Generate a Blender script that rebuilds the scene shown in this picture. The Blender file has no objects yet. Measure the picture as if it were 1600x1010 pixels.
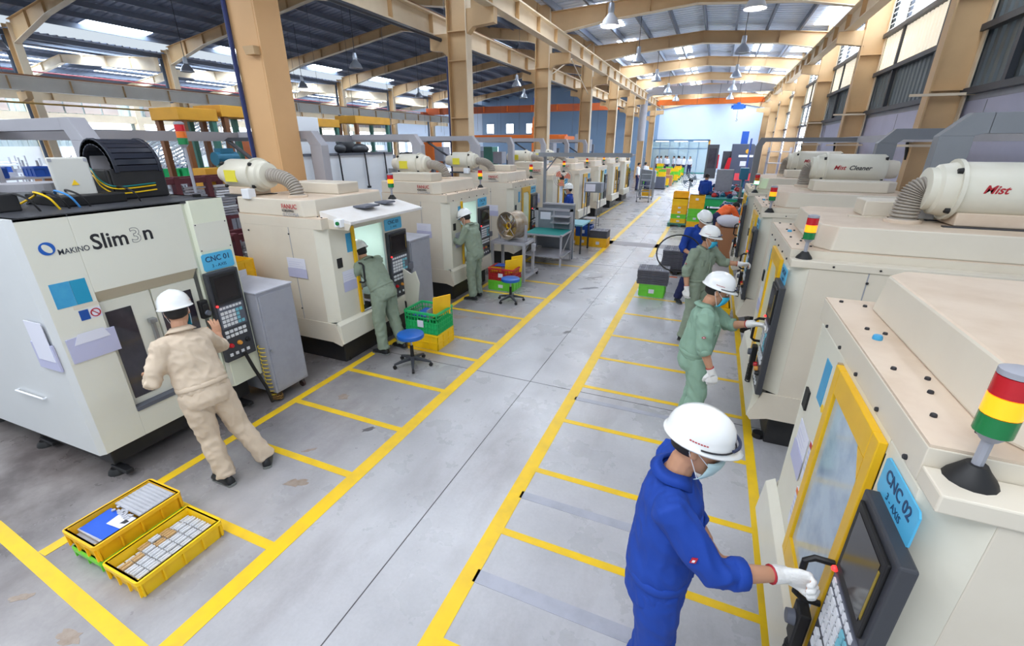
import bpy, math, random
from mathutils import Vector, Matrix, noise
random.seed(7)
S = bpy.context.scene
COL = S.collection
PI = math.pi
# ------------------------------------------------------------------ camera
cam_d = bpy.data.cameras.new('camera'); cam = bpy.data.objects.new('camera', cam_d); COL.objects.link(cam)
cam.location = (0, 0, 2.75)
cam.rotation_euler = (PI/2 - math.atan(.4006), 0, math.atan(322/753.))
cam_d.sensor_width = 36; cam_d.lens = 699/1600*36; cam_d.clip_end = 300; cam_d.clip_start = .05
S.camera = cam
# ------------------------------------------------------------------ sky and exposure
W = bpy.data.worlds.new('sky'); S.world = W; W.use_nodes = True
bg = W.node_tree.nodes['Background']; bg.inputs[0].default_value = (.80, .90, 1, 1); bg.inputs[1].default_value = .85
S.view_settings.view_transform = 'Standard'; S.view_settings.look = 'None'
S.view_settings.exposure = 0.0; S.view_settings.gamma = 1; S.view_settings.use_curve_mapping = False
S.cycles.max_bounces = 6; S.cycles.diffuse_bounces = 4; S.cycles.glossy_bounces = 3
S.cycles.transmission_bounces = 4; S.cycles.transparent_max_bounces = 6
S.cycles.use_denoising = True; S.cycles.caustics_reflective = False; S.cycles.caustics_refractive = False
S.cycles.sample_clamp_indirect = 6

def area(name, loc, size, power, rot=(0, 0, 0), col=(1, .98, .95)):
    l = bpy.data.lights.new(name, 'AREA'); l.shape = 'RECTANGLE'; l.size, l.size_y = size
    l.energy = power; l.color = col
    o = bpy.data.objects.new(name, l); o.location = loc; o.rotation_euler = rot; COL.objects.link(o); return o
# light levels; the two area lamps are added fill, unseen behind the camera
SKY_N, SKY_L = 14.0, 20.0        # emission of the translucent sheets
WIN_E = 7.0                    # emission of the lit windows
LAMP_W = 60                    # high bay lamp power
area('fill_over_aisle', (-1.6, -1.5, 7.0), (6, 4), 420, (0, 0, 0), (.95, .97, 1))
area('fill_over_left_bay', (-11, -1, 7.6), (6, 5), 600, (0, 0, 0), (.95, .97, 1))

# ------------------------------------------------------------------ materials
def lin(c):
    c = c/255.; return c/12.92 if c <= .04045 else ((c+.055)/1.055)**2.4
def rgb(r, g, b): return (lin(r), lin(g), lin(b), 1)
MATS = {}
def mat(name, col, rough=.5, metal=0., dirt=0., scale=3., dcol=None, bump=0., emit=None, estr=0., trans=0., alpha=1., spec=None, coat=0.):
    if name in MATS: return MATS[name]
    m = bpy.data.materials.new(name); m.use_nodes = True; nt = m.node_tree; b = nt.nodes['Principled BSDF']
    c = rgb(*col); b.inputs['Base Color'].default_value = c; b.inputs['Roughness'].default_value = rough
    b.inputs['Metallic'].default_value = metal
    if coat: b.inputs['Coat Weight'].default_value = coat
    if spec is not None: b.inputs['Specular IOR Level'].default_value = spec
    if trans: b.inputs['Transmission Weight'].default_value = trans
    if alpha < 1: b.inputs['Alpha'].default_value = alpha
    if emit: b.inputs['Emission Color'].default_value = rgb(*emit); b.inputs['Emission Strength'].default_value = estr
    if dirt or bump:
        tc = nt.nodes.new('ShaderNodeTexCoord'); n = nt.nodes.new('ShaderNodeTexNoise')
        n.inputs['Scale'].default_value = scale; n.inputs['Detail'].default_value = 5; n.inputs['Roughness'].default_value = .6
        nt.links.new(tc.outputs['Object'], n.inputs['Vector'])
        if dirt:
            r = nt.nodes.new('ShaderNodeValToRGB'); r.color_ramp.elements[0].position = .42; r.color_ramp.elements[1].position = .72
            r.color_ramp.elements[0].color = c
            d = rgb(*dcol) if dcol else tuple(x*.6 for x in c[:3])+(1,)
            r.color_ramp.elements[1].color = tuple(c[i]*(1-dirt)+d[i]*dirt for i in range(3))+(1,)
            nt.links.new(n.outputs['Fac'], r.inputs[0]); nt.links.new(r.outputs[0], b.inputs['Base Color'])
        if bump:
            bp = nt.nodes.new('ShaderNodeBump'); bp.inputs['Strength'].default_value = bump; bp.inputs['Distance'].default_value = .02
            nt.links.new(n.outputs['Fac'], bp.inputs['Height']); nt.links.new(bp.outputs[0], b.inputs['Normal'])
    MATS[name] = m; return m

def floor_mat():
    m = bpy.data.materials.new('polished_concrete'); m.use_nodes = True; nt = m.node_tree; N = nt.nodes; L = nt.links; b = N['Principled BSDF']
    tc = N.new('ShaderNodeTexCoord')
    def noise_(scale, detail, sx=1, sy=1):
        mp = N.new('ShaderNodeMapping'); mp.inputs['Scale'].default_value = (sx, sy, 1); L.new(tc.outputs['Object'], mp.inputs[0])
        n = N.new('ShaderNodeTexNoise'); n.inputs['Scale'].default_value = scale; n.inputs['Detail'].default_value = detail
        n.inputs['Roughness'].default_value = .62; L.new(mp.outputs[0], n.inputs['Vector']); return n
    def ramp(src, p0, p1, c0, c1):
        r = N.new('ShaderNodeValToRGB'); r.color_ramp.elements[0].position = p0; r.color_ramp.elements[1].position = p1
        r.color_ramp.elements[0].color = c0; r.color_ramp.elements[1].color = c1; L.new(src, r.inputs[0]); return r
    a = ramp(noise_(.9, 6).outputs['Fac'], .3, .75, rgb(170, 170, 174), rgb(200, 200, 204))
    s = ramp(noise_(1.6, 9, 1, .35).outputs['Fac'], .5, .78, (1, 1, 1, 1), rgb(214, 208, 206))
    g = ramp(noise_(40, 3).outputs['Fac'], .3, .7, (.93, .93, .93, 1), (1, 1, 1, 1))
    # worn, greyer concrete outside the coated aisle
    sp = N.new('ShaderNodeSeparateXYZ'); L.new(tc.outputs['Object'], sp.inputs[0])
    mr = N.new('ShaderNodeMapRange'); mr.inputs[1].default_value = -1.9; mr.inputs[2].default_value = -4.8; L.new(sp.outputs[0], mr.inputs[0])
    wn = ramp(noise_(1.6, 7).outputs['Fac'], .35, .62, rgb(206, 198, 192), rgb(136, 126, 122))
    def mul(a_, b_, f=1.):
        x = N.new('ShaderNodeMix'); x.data_type = 'RGBA'; x.blend_type = 'MULTIPLY'; x.inputs[0].default_value = f
        L.new(a_, x.inputs[6]); L.new(b_, x.inputs[7]); return x
    c = mul(mul(a.outputs[0], s.outputs[0]).outputs[2], g.outputs[0])
    w = mul(c.outputs[2], wn.outputs[0]); L.new(mr.outputs[0], w.inputs[0])
    L.new(w.outputs[2], b.inputs['Base Color'])
    rr = N.new('ShaderNodeMapRange'); rr.inputs[3].default_value = .16; rr.inputs[4].default_value = .42
    L.new(noise_(1.3, 6).outputs['Fac'], rr.inputs[0]); L.new(rr.outputs[0], b.inputs['Roughness'])
    bp = N.new('ShaderNodeBump'); bp.inputs['Strength'].default_value = .05; L.new(noise_(6, 4).outputs['Fac'], bp.inputs['Height']); L.new(bp.outputs[0], b.inputs['Normal'])
    b.inputs['Specular IOR Level'].default_value = .6
    return m

M_cream = mat('cream_paint', (224, 221, 206), .38, dirt=.35, scale=1.3, dcol=(200, 190, 172))
M_side = mat('cream_paint_side', (220, 212, 196), .42, dirt=.3, scale=1.1, dcol=(190, 176, 160))
M_top = mat('cream_paint_dusty_top', (218, 200, 180), .6, dirt=.5, scale=2.6, dcol=(186, 160, 132))
M_mak = mat('makino_paint', (226, 226, 214), .36, dirt=.25, scale=.9, dcol=(206, 204, 190))
M_tan = mat('tan_steel', (204, 170, 126), .5, dirt=.3, scale=1.2, dcol=(165, 135, 100))
M_tanl = mat('pale_tan_steel', (228, 212, 186), .5, dirt=.3, scale=1.2, dcol=(196, 172, 138))
M_purl = mat('purlin_galvanised', (112, 122, 140), .5)
M_roof = mat('roof_sheet', (134, 144, 168), .55, dirt=.4, scale=.3, dcol=(96, 106, 130))
M_roofn = mat('roof_sheet_pale', (214, 224, 240), .5, dirt=.4, scale=.5, dcol=(170, 184, 208))
M_black = mat('black_base', (32, 33, 37), .5, dirt=.4, scale=4, dcol=(60, 56, 52))
M_rub = mat('black_rubber', (22, 22, 24), .55)
M_panel = mat('panel_charcoal', (58, 60, 66), .45)
M_screen = mat('dark_screen', (38, 34, 36), .12)
M_key = mat('key_white', (226, 228, 232), .5)
M_keyb = mat('keypad_grey', (96, 100, 112), .5)
M_yel = mat('door_yellow', (236, 186, 20), .35, dirt=.2, scale=4, dcol=(200, 150, 20))
M_glass = mat('hazy_glass', (176, 198, 218), .12, metal=.0, dirt=.6, scale=7, dcol=(128, 152, 180), coat=.5)
M_glassdk = mat('dark_glass', (46, 42, 52), .12, dirt=.3, scale=5, dcol=(84, 78, 90), coat=.5)
M_blue = mat('sign_blue', (84, 182, 226), .4)
M_sblue = mat('sticker_blue', (60, 156, 206), .4, dirt=.3, scale=14, dcol=(90, 190, 214))
M_ink = mat('ink_black', (34, 34, 40), .5)
M_navyink = mat('ink_navy', (28, 66, 108), .5)
M_redink = mat('ink_red', (178, 32, 44), .5)
M_paper = mat('paper', (222, 224, 238), .7)
M_lav = mat('paper_lavender', (188, 190, 220), .5)
M_greyp = mat('grey_paint', (158, 160, 170), .5, dirt=.3, scale=8, dcol=(130, 132, 142))
M_duct = mat('duct_grey', (170, 170, 178), .45, dirt=.25, scale=2, dcol=(140, 138, 144))
M_ductd = mat('duct_grey_dark', (132, 136, 142), .5, dirt=.25, scale=2, dcol=(110, 112, 118))
M_steel = mat('steel', (170, 172, 176), .3, metal=.85)
M_steelp = mat('painted_steel_grey', (128, 134, 144), .45, dirt=.3, scale=4)
M_hose = mat('hose_grey', (168, 160, 150), .6)
M_yelc = mat('crate_yellow', (250, 206, 20), .4, dirt=.25, scale=9, dcol=(224, 160, 10))
M_yelo = mat('crate_amber', (250, 194, 28), .4, dirt=.25, scale=9, dcol=(214, 140, 20))
M_grn = mat('crate_green', (40, 186, 108), .4, dirt=.2, scale=9)
M_lime = mat('crate_lime', (112, 212, 64), .4, dirt=.2, scale=9)
M_red = mat('crate_red', (190, 48, 52), .4, dirt=.2, scale=9)
M_bluec = mat('crate_blue', (30, 80, 170), .4, dirt=.2, scale=9)
M_tray = mat('tray_charcoal', (92, 92, 102), .5, dirt=.3, scale=14, dcol=(130, 130, 140))
M_line = mat('yellow_floor_paint', (240, 198, 30), .4, dirt=.5, scale=5, dcol=(206, 170, 60))
M_lineg = mat('grey_floor_paint', (172, 174, 186), .4, dirt=.5, scale=5)
M_teal = mat('teal_mat', (34, 140, 136), .6)
M_teald = mat('teal_paint', (66, 124, 112), .5)
M_orange = mat('crane_orange', (232, 116, 36), .45, dirt=.3, scale=2)
M_ochre = mat('ochre_paint', (224, 164, 48), .5, dirt=.3, scale=3)
M_brown = mat('brown_paint', (130, 84, 52), .5)
M_maroon = mat('maroon_steel', (96, 44, 52), .5)
M_white = mat('white_paint', (238, 242, 248), .45)
M_wallr = mat('plaster_lavender', (192, 192, 214), .7, dirt=.2, scale=1.5)
M_wallf = mat('plaster_pale_blue', (206, 220, 240), .7, dirt=.15, scale=.4)
M_walll = mat('cladding_blue', (138, 166, 198), .6)
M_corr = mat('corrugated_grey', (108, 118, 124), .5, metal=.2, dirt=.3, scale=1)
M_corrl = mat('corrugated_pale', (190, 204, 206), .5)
M_sky = mat('skylight_and_fill_sheet', (235, 242, 250), .5, emit=(235, 244, 255), estr=SKY_N)
M_skyl = mat('skylight_sheet_left_bay', (235, 242, 250), .5, emit=(225, 240, 255), estr=SKY_L)
M_glowf = mat('added_glow_sheet_far', (235, 242, 250), .5, emit=(232, 244, 255), estr=17)
M_win = mat('daylit_window', (235, 242, 250), .5, emit=(238, 246, 255), estr=WIN_E)
M_winw = mat('daylit_fibreglass', (236, 226, 204), .5, dirt=.3, scale=3, emit=(244, 236, 220), estr=.55)
M_fab_beige = mat('fabric_beige', (212, 194, 172), .85, dirt=.3, scale=6, dcol=(186, 166, 144), bump=.2)
M_fab_green = mat('fabric_sage', (140, 172, 152), .85, dirt=.3, scale=6, dcol=(112, 142, 124), bump=.2)
M_fab_grey = mat('fabric_grey_green', (138, 152, 134), .85, dirt=.3, scale=6, dcol=(108, 120, 106), bump=.2)
M_fab_blue = mat('fabric_royal_blue', (12, 62, 158), .8, dirt=.3, scale=6, dcol=(10, 48, 132), bump=.2)
M_fab_navy = mat('fabric_navy', (34, 40, 84), .85)
M_fab_white = mat('fabric_white', (226, 230, 240), .85)
M_fab_orange = mat('fabric_orange', (250, 104, 44), .8, dirt=.4, scale=9, dcol=(255, 170, 120))
M_skin = mat('skin', (196, 146, 116), .55)
M_hair = mat('hair_black', (26, 22, 22), .6)
M_helm = mat('helmet_white', (238, 240, 240), .22, coat=.4)
M_mask = mat('mask_cyan', (56, 178, 214), .7)
M_maskw = mat('mask_pale', (190, 218, 222), .7)
M_glove = mat('glove_white', (232, 232, 230), .9, bump=.3, scale=60)
M_shoe = mat('shoe_black', (30, 32, 36), .5)
M_sole = mat('shoe_sole', (118, 122, 120), .7)
M_seat = mat('stool_blue', (24, 92, 176), .3)
M_ambr = mat('lamp_amber_on', (255, 170, 30), .3, emit=(255, 138, 10), estr=1.4)
M_redl = mat('lamp_red', (176, 24, 36), .25, emit=(190, 20, 24), estr=.15)
M_grnl = mat('lamp_green', (20, 120, 64), .25)
M_grnon = mat('lamp_green_on', (160, 255, 190), .25, emit=(120, 255, 170), estr=5)
M_bulb = mat('bulb_on', (255, 240, 225), .3, emit=(255, 236, 220), estr=14)
M_bulboff = mat('bulb_off', (190, 200, 214), .2)
M_alu = mat('lamp_aluminium', (190, 196, 206), .3, metal=.6)
M_tube = mat('clear_tube', (206, 208, 212), .15, dirt=.4, scale=30, dcol=(170, 172, 178), coat=.5)
M_tubeo = mat('amber_tube', (196, 160, 110), .2, dirt=.4, scale=30, coat=.5)
M_card = mat('cardboard', (176, 124, 88), .8)
M_cyanint = mat('machine_interior', (208, 228, 222), .35)
M_yhose = mat('air_hose_yellow', (214, 186, 60), .4)
M_worklight = mat('work_light', (240, 255, 255), .3, emit=(225, 250, 255), estr=6)
M_rust = mat('fan_metal', (170, 160, 146), .4, metal=.5, dirt=.7, scale=9, dcol=(140, 106, 50))

# ------------------------------------------------------------------ mesh builder
class MB:
    def __init__(s): s.v = []; s.f = []; s.m = []; s.k = 0
    def mi(s, k): s.k = k; return s
    def add(s, vs, fs):
        n = len(s.v); s.v += [tuple(v) for v in vs]; s.f += [tuple(i+n for i in f) for f in fs]; s.m += [s.k]*len(fs); return s
    def box(s, x0, x1, y0, y1, z0, z1):
        vs = [(x, y, z) for z in (z0, z1) for y in (y0, y1) for x in (x0, x1)]
        return s.add(vs, [(0, 2, 3, 1), (4, 5, 7, 6), (0, 1, 5, 4), (2, 6, 7, 3), (0, 4, 6, 2), (1, 3, 7, 5)])
    def prism(s, pts, a0, a1, axis='z'):
        n = len(pts)
        def P(p, a): return {'z': (p[0], p[1], a), 'y': (p[0], a, p[1]), 'x': (a, p[0], p[1])}[axis]
        vs = [P(p, a0) for p in pts]+[P(p, a1) for p in pts]
        ar = sum(pts[i][0]*pts[(i+1) % n][1]-pts[(i+1) % n][0]*pts[i][1] for i in range(n))
        fl = (ar > 0) == (axis != 'y')
        fs = [tuple(range(n))[::-1], tuple(range(n, 2*n))]+[(i, (i+1) % n, n+(i+1) % n, n+i) for i in range(n)]
        if not fl: fs = [f[::-1] for f in fs]
        return s.add(vs, fs)
    def loft(s, rings, cap=True):
        n = len(rings[0]); b = len(s.v); vs = [v for r in rings for v in r]; fs = []
        for k in range(len(rings)-1):
            for i in range(n):
                fs.append((k*n+i, k*n+(i+1) % n, (k+1)*n+(i+1) % n, (k+1)*n+i))
        if cap: fs += [tuple(range(n))[::-1], tuple(range((len(rings)-1)*n, len(rings)*n))]
        return s.add(vs, fs)
    def cyl(s, p0, p1, r0, r1=None, n=12, cap=True):
        return s.tube([p0, p1], [r0, r0 if r1 is None else r1], n, cap)
    def tube(s, pts, r, n=8, cap=True):
        pts = [Vector(p) for p in pts]; rs = r if isinstance(r, (list, tuple)) else [r]*len(pts); rings = []
        u = None
        for i, p in enumerate(pts):
            d = (pts[min(i+1, len(pts)-1)]-pts[max(i-1, 0)]).normalized()
            if u is None: u = d.orthogonal().normalized()
            u = (u-d*u.dot(d)); u = u.normalized() if u.length > 1e-6 else d.orthogonal().normalized()
            w = d.cross(u)
            rings.append([p+(u*math.cos(2*PI*j/n)+w*math.sin(2*PI*j/n))*rs[i] for j in range(n)])
        return s.loft(rings, cap)
    def lathe(s, prof, c=(0, 0, 0), axis='z', n=20, a0=0, a1=2*PI):
        full = abs(a1-a0-2*PI) < 1e-6; rings = []
        for (r, h) in prof:
            ring = []
            for j in range(n):
                a = a0+(a1-a0)*j/(n if full else n-1); x, y = r*math.cos(a), r*math.sin(a)
                ring.append({'z': (c[0]+x, c[1]+y, c[2]+h), 'x': (c[0]+h, c[1]+x, c[2]+y), 'y': (c[0]+y, c[1]+h, c[2]+x)}[axis])
            rings.append(ring)
        nn = n; vs = [v for r_ in rings for v in r_]; fs = []
        for k in range(len(rings)-1):
            for i in range(n if full else n-1):
                fs.append((k*n+i, k*n+(i+1) % n, (k+1)*n+(i+1) % n, (k+1)*n+i))
        return s.add(vs, fs)
    def ball(s, c, r, n=12, m=8, R=None):
        rx, ry, rz = r if isinstance(r, (list, tuple)) else (r, r, r); rings = []
        for k in range(m+1):
            t = -PI/2+PI*k/m; q = max(math.cos(t), .02)
            ring = []
            for j in range(n):
                v = Vector((rx*q*math.cos(2*PI*j/n), ry*q*math.sin(2*PI*j/n), rz*math.sin(t)))
                if R is not None: v = R @ v
                ring.append(Vector(c)+v)
            rings.append(ring)
        return s.loft(rings)
    def quad(s, a, b, c, d): return s.add([a, b, c, d], [(0, 1, 2, 3)])
    def mesh(s, name):
        me = bpy.data.meshes.new(name); me.from_pydata(s.v, [], s.f); me.update(); return me

def tag(o, label=None, cat=None, group=None, kind=None):
    if label: o['label'] = label
    if cat: o['category'] = cat
    if group: o['group'] = group
    if kind: o['kind'] = kind
    return o
def link_mesh(name, me, m, parent=None, smooth=False, bevel=0, loc=None, rot=None):
    o = bpy.data.objects.new(name, me)
    for x in (m if isinstance(m, (list, tuple)) else [m]): me.materials.append(x)
    if smooth:
        me.polygons.foreach_set('use_smooth', [True]*len(me.polygons))
        if smooth != 'all': me.set_sharp_from_angle(angle=math.radians(38))
    COL.objects.link(o)
    if parent: o.parent = parent
    if loc: o.location = loc
    if rot: o.rotation_euler = rot
    if bevel:
        b = o.modifiers.new('bevel', 'BEVEL'); b.width = bevel; b.segments = 2; b.limit_method = 'ANGLE'; b.angle_limit = math.radians(40)
    return o
def obj(name, mb, m, parent=None, smooth=False, bevel=0, loc=None, rot=None):
    me = mb.mesh(name); 
    if any(mb.m): me.polygons.foreach_set('material_index', mb.m)
    return link_mesh(name, me, m, parent, smooth, bevel, loc, rot)
def thing(name, label, cat, loc=(0, 0, 0), rz=0, group=None):
    o = bpy.data.objects.new(name, None); COL.objects.link(o); o.location = loc; o.rotation_euler = (0, 0, rz); o.empty_display_size = .2
    return tag(o, label, cat, group)
def struct(name, mb, m, parent=None, **k):
    o = obj(name, mb, m, parent, **k); o['kind'] = 'structure'; return o
def clone(o, parent=None, loc=None, rz=None, label=None):
    c = o.copy(); COL.objects.link(c)
    if parent: c.parent = parent
    if loc: c.location = loc
    if rz is not None: c.rotation_euler = (0, 0, rz)
    if label: c['label'] = label
    for ch in list(o.children): clone(ch, c)
    return c
def bx(*a): return MB().box(*a)
TXT = {}
def text(name, s, size, m, parent, loc, rot, bold=0., sx=1., shear=0., align='CENTER'):
    key = (s, size, bold, sx, shear, align)
    if key not in TXT:
        c = bpy.data.curves.new('t', 'FONT'); c.body = s; c.size = size; c.align_x = align; c.align_y = 'CENTER'; c.offset = bold; c.extrude = .0006; c.shear = shear; c.resolution_u = 3
        o = bpy.data.objects.new('t', c); COL.objects.link(o); bpy.context.view_layer.update()
        me = bpy.data.meshes.new_from_object(o.evaluated_get(bpy.context.evaluated_depsgraph_get())); bpy.data.objects.remove(o)
        TXT[key] = me
    me = TXT[key].copy()
    o = link_mesh(name, me, m, parent, loc=loc, rot=rot); o.scale = (sx, 1, 1); return o
def smooth(P, n=6):
    P = [Vector(p) for p in P]; Q = [P[0]]+P+[P[-1]]; out = []
    for i in range(1, len(Q)-2):
        a, b, c, d = Q[i-1], Q[i], Q[i+1], Q[i+2]
        for j in range(n):
            t = j/n; out.append(.5*((2*b)+(c-a)*t+(2*a-5*b+4*c-d)*t*t+(3*b-a-3*c+d)*t**3))
    return out+[P[-1]]
RF = (PI/2, 0, PI/2)      # text on a face that looks along +x
RS = (PI/2, 0, 0)         # text on a face that looks along -y
# ================================================================== building
CY = [5.2, 10.85, 16.8, 22.9, 29.1, 35.2, 41.4, 47.5, 53.75]          # frame lines along the hall
YF = 53.9
fl = bpy.data.objects.new('floor', bx(-48, 8, -4, YF+2, -.3, 0).mesh('floor')); COL.objects.link(fl); fl.data.materials.append(floor_mat()); fl['kind'] = 'structure'
def mark(x0, x1, y0, y1, m=M_line, z=.003):
    obj('floor_marking', bx(x0, x1, y0, y1, .0002, z), m, fl)
def mark_quad(p, m, z=.0025):
    obj('floor_marking', MB().prism(p, .0002, z), m, fl)
mark(-2.60, -2.47, -1, 27); mark(-1.20, -1.08, -1, 9.6); mark(-1.25, -1.13, 12.0, 17.0); mark(-1.25, -1.13, 19.5, 26)
mark(-4.10, -4.01, .85, 24); mark(.67, .75, -1, 12)
mark_quad([(-4.75, .89), (-4.75, .80), (-2.6, .665), (-2.6, .755)], M_line)
for y in (1.55, 2.38, 3.12, 3.97, 4.85, 5.45, 6.55, 7.7, 8.7, 10.3): mark(-4.01, -2.60, y-.035, y+.035)
for y in (1.45, 2.35, 3.1, 3.95, 4.75, 5.6, 6.45, 7.5, 8.5): mark(-1.08, .67, y-.03, y+.03)
mark_quad([(-1.2, 10.2), (-.4, 10.2), (-.4, 10.28), (-1.2, 10.28)], mat('orange_floor_tape', (226, 110, 50), .5))
mark(-1.1, .3, 2.72, 2.80, M_lineg); mark(-1.1, .3, 1.88, 1.98, M_lineg); mark(-1.1, .4, 4.4, 4.47, M_lineg)
mark(-4, .6, 13.2, 13.75, mat('old_grey_band', (122, 116, 122), .4, dirt=.4, scale=3))
M_joint = mat('floor_joint', (84, 82, 84), .8)
for x in (-1.72,): obj('floor_joint', bx(x-.004, x+.004, -1, 40, .0002, .0016), M_joint, fl)
for y in (4.6, 10.7, 16.8): obj('floor_joint', bx(-9, 3, y-.004, y+.004, .0002, .0016), M_joint, fl)
random.seed(3)
M_stain = mat('oil_stain', (158, 144, 132), .3, dirt=.6, scale=20, dcol=(128, 108, 92))
M_scuff = mat('tyre_scuff', (96, 94, 98), .4)
def blot(cx, cy, r, m, sx=1, rot=0, jag=.45):
    n = 22; ph = [random.random()*6 for _ in range(3)]; P = []
    for i in range(n):
        a = 2*PI*i/n; q = r*(1+jag*math.sin(2*a+ph[0])*.5+jag*math.sin(5*a+ph[1])*.35+jag*math.sin(9*a+ph[2])*.25)
        x, y = q*math.cos(a)*sx, q*math.sin(a); P.append((cx+x*math.cos(rot)-y*math.sin(rot), cy+x*math.sin(rot)+y*math.cos(rot)))
    obj('stain', MB().prism(P, .0002, .0018), m, fl)
for a in [(-2.95, 2.12, .055, M_stain, 1.5, .4), (-3.15, .60, .04, M_stain, 2.2, .3), (-2.95, .58, .03, M_stain, 2, .2), (-3.75, .62, .03, M_stain, 2, .6),
          (-2.66, 11.2, .07, M_scuff, 2.4, 1.2), (-2.0, 8.7, .06, M_scuff, 3, .6), (-2.1, 9.5, .04, M_scuff, 5, .8), (-3.2, 2.5, .02, M_stain, 3, .7), (-3.75, 6.2, .1, M_stain, 2, .2),
          (-3.3, 6.3, .05, M_stain, 2.6, .3), (-3.6, 3.4, .05, M_stain, 1.4, .4), (-2.9, 3.0, .025, M_scuff, 3, .9), (-1.75, 6.3, .03, M_scuff, 3, .9)]: blot(*a)

# roof: three gabled bays
def corr_roof(name, xs, zs, m, y0=-3, y1=YF, holes=()):
    mb = MB(); y = y0; prof = []
    while y < y1-.01:
        prof += [(y, 0), (y+.20, 0), (y+.235, .05), (y+.27, .05)]; y += .305
    prof.append((y1, 0))
    for k in range(len(xs)-1):
        n = len(prof); vs = [(xs[k], p[0], zs[k]+p[1]) for p in prof]+[(xs[k+1], p[0], zs[k+1]+p[1]) for p in prof]
        fs = [(i, i+1, n+i+1, n+i) for i in range(n-1)]
        mb.add(vs, fs)
    return struct(name, mb, m)
def zat(xs, zs, x):
    for k in range(len(xs)-1):
        a, b = sorted((xs[k], xs[k+1]))
        if a <= x <= b:
            t = (x-xs[k])/(xs[k+1]-xs[k]); return zs[k]+(zs[k+1]-zs[k])*t
    return zs[-1]
NX, NZ = [-6.1, -1.2, 4.0], [7.03, 7.28, 6.86]
LX, LZ = [-26.5, -16.2, -6.1], [7.5, 8.95, 7.45]
BX, BZ = [-44, -35, -26.5], [6.5, 7.7, 7.0]
rn = corr_roof('roof_nave', NX, NZ, M_roofn); rl = corr_roof('roof_left_bay', LX, LZ, M_roof); rb = corr_roof('roof_far_bay', BX, BZ, M_roof)
def purlins(roof, XS, ZS, sp, y0=-3, m=M_purl):
    x = XS[0]+.5
    while x < XS[-1]-.2:
        z = zat(XS, ZS, x)-.02
        obj('purlin', MB().prism([(x-.035, z), (x+.035, z), (x+.035, z-.2), (x-.035, z-.2)], y0, YF, 'y'), m, roof); x += sp
purlins(rn, NX, NZ, 1.12); purlins(rl, LX, LZ, 1.25); purlins(rb, BX, BZ, 1.5)
def skylight(roof, XS, ZS, x0, x1, y0, y1, m):  # also draws the added glowing sheets of the nave
    z0, z1 = zat(XS, ZS, x0)-.015, zat(XS, ZS, x1)-.015
    obj('skylight', MB().add([(x0, y0, z0), (x1, y0, z1), (x1, y1, z1), (x0, y1, z0), (x0, y0, z0+.01), (x1, y0, z1+.01), (x1, y1, z1+.01), (x0, y1, z0+.01)],
        [(0, 1, 2, 3), (4, 7, 6, 5), (0, 4, 5, 1), (1, 5, 6, 2), (2, 6, 7, 3), (3, 7, 4, 0)][:]), m, roof)
for y in (2, 8, 14.2, 20.3): skylight(rn, NX, NZ, 2.7, 3.6, y, y+2.6, M_sky)
for y in (26.5, 30, 33, 36.2, 39.5, 42.4, 45.5, 48.5, 51):
    for x in (-5.3, -2.7, .9, 2.6): skylight(rn, NX, NZ, x, x+.75, y, y+2.2, M_glowf)  # glowing sheets added to brighten the far end of the nave
for y in (-1, 5.4, 11.5, 17.6, 23.6): skylight(rn, NX, NZ, -4.9, -4.1, y, y+3.4, M_sky)  # added too: overhead fill for the near aisle
for y in (6.5, 12.6, 18.8, 24.9, 31, 37, 43): skylight(rl, LX, LZ, -8.8, -7.2, y, y+2.4, M_skyl)
for y in (1.5, 7.5, 13.5, 19.5, 26, 32, 38, 44): skylight(rl, LX, LZ, -26.2, -25.3, y, y+2.6, M_skyl)
for y in (28, 34, 40, 46): skylight(rl, LX, LZ, -14, -13.1, y, y+2.6, M_skyl)
for y in (2, 8, 14, 20, 26, 32, 38, 44):
    for x in (-29.5, -33, -38.5, -42): skylight(rb, BX, BZ, x, x+1.1, y, y+4.2, M_skyl)

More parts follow.
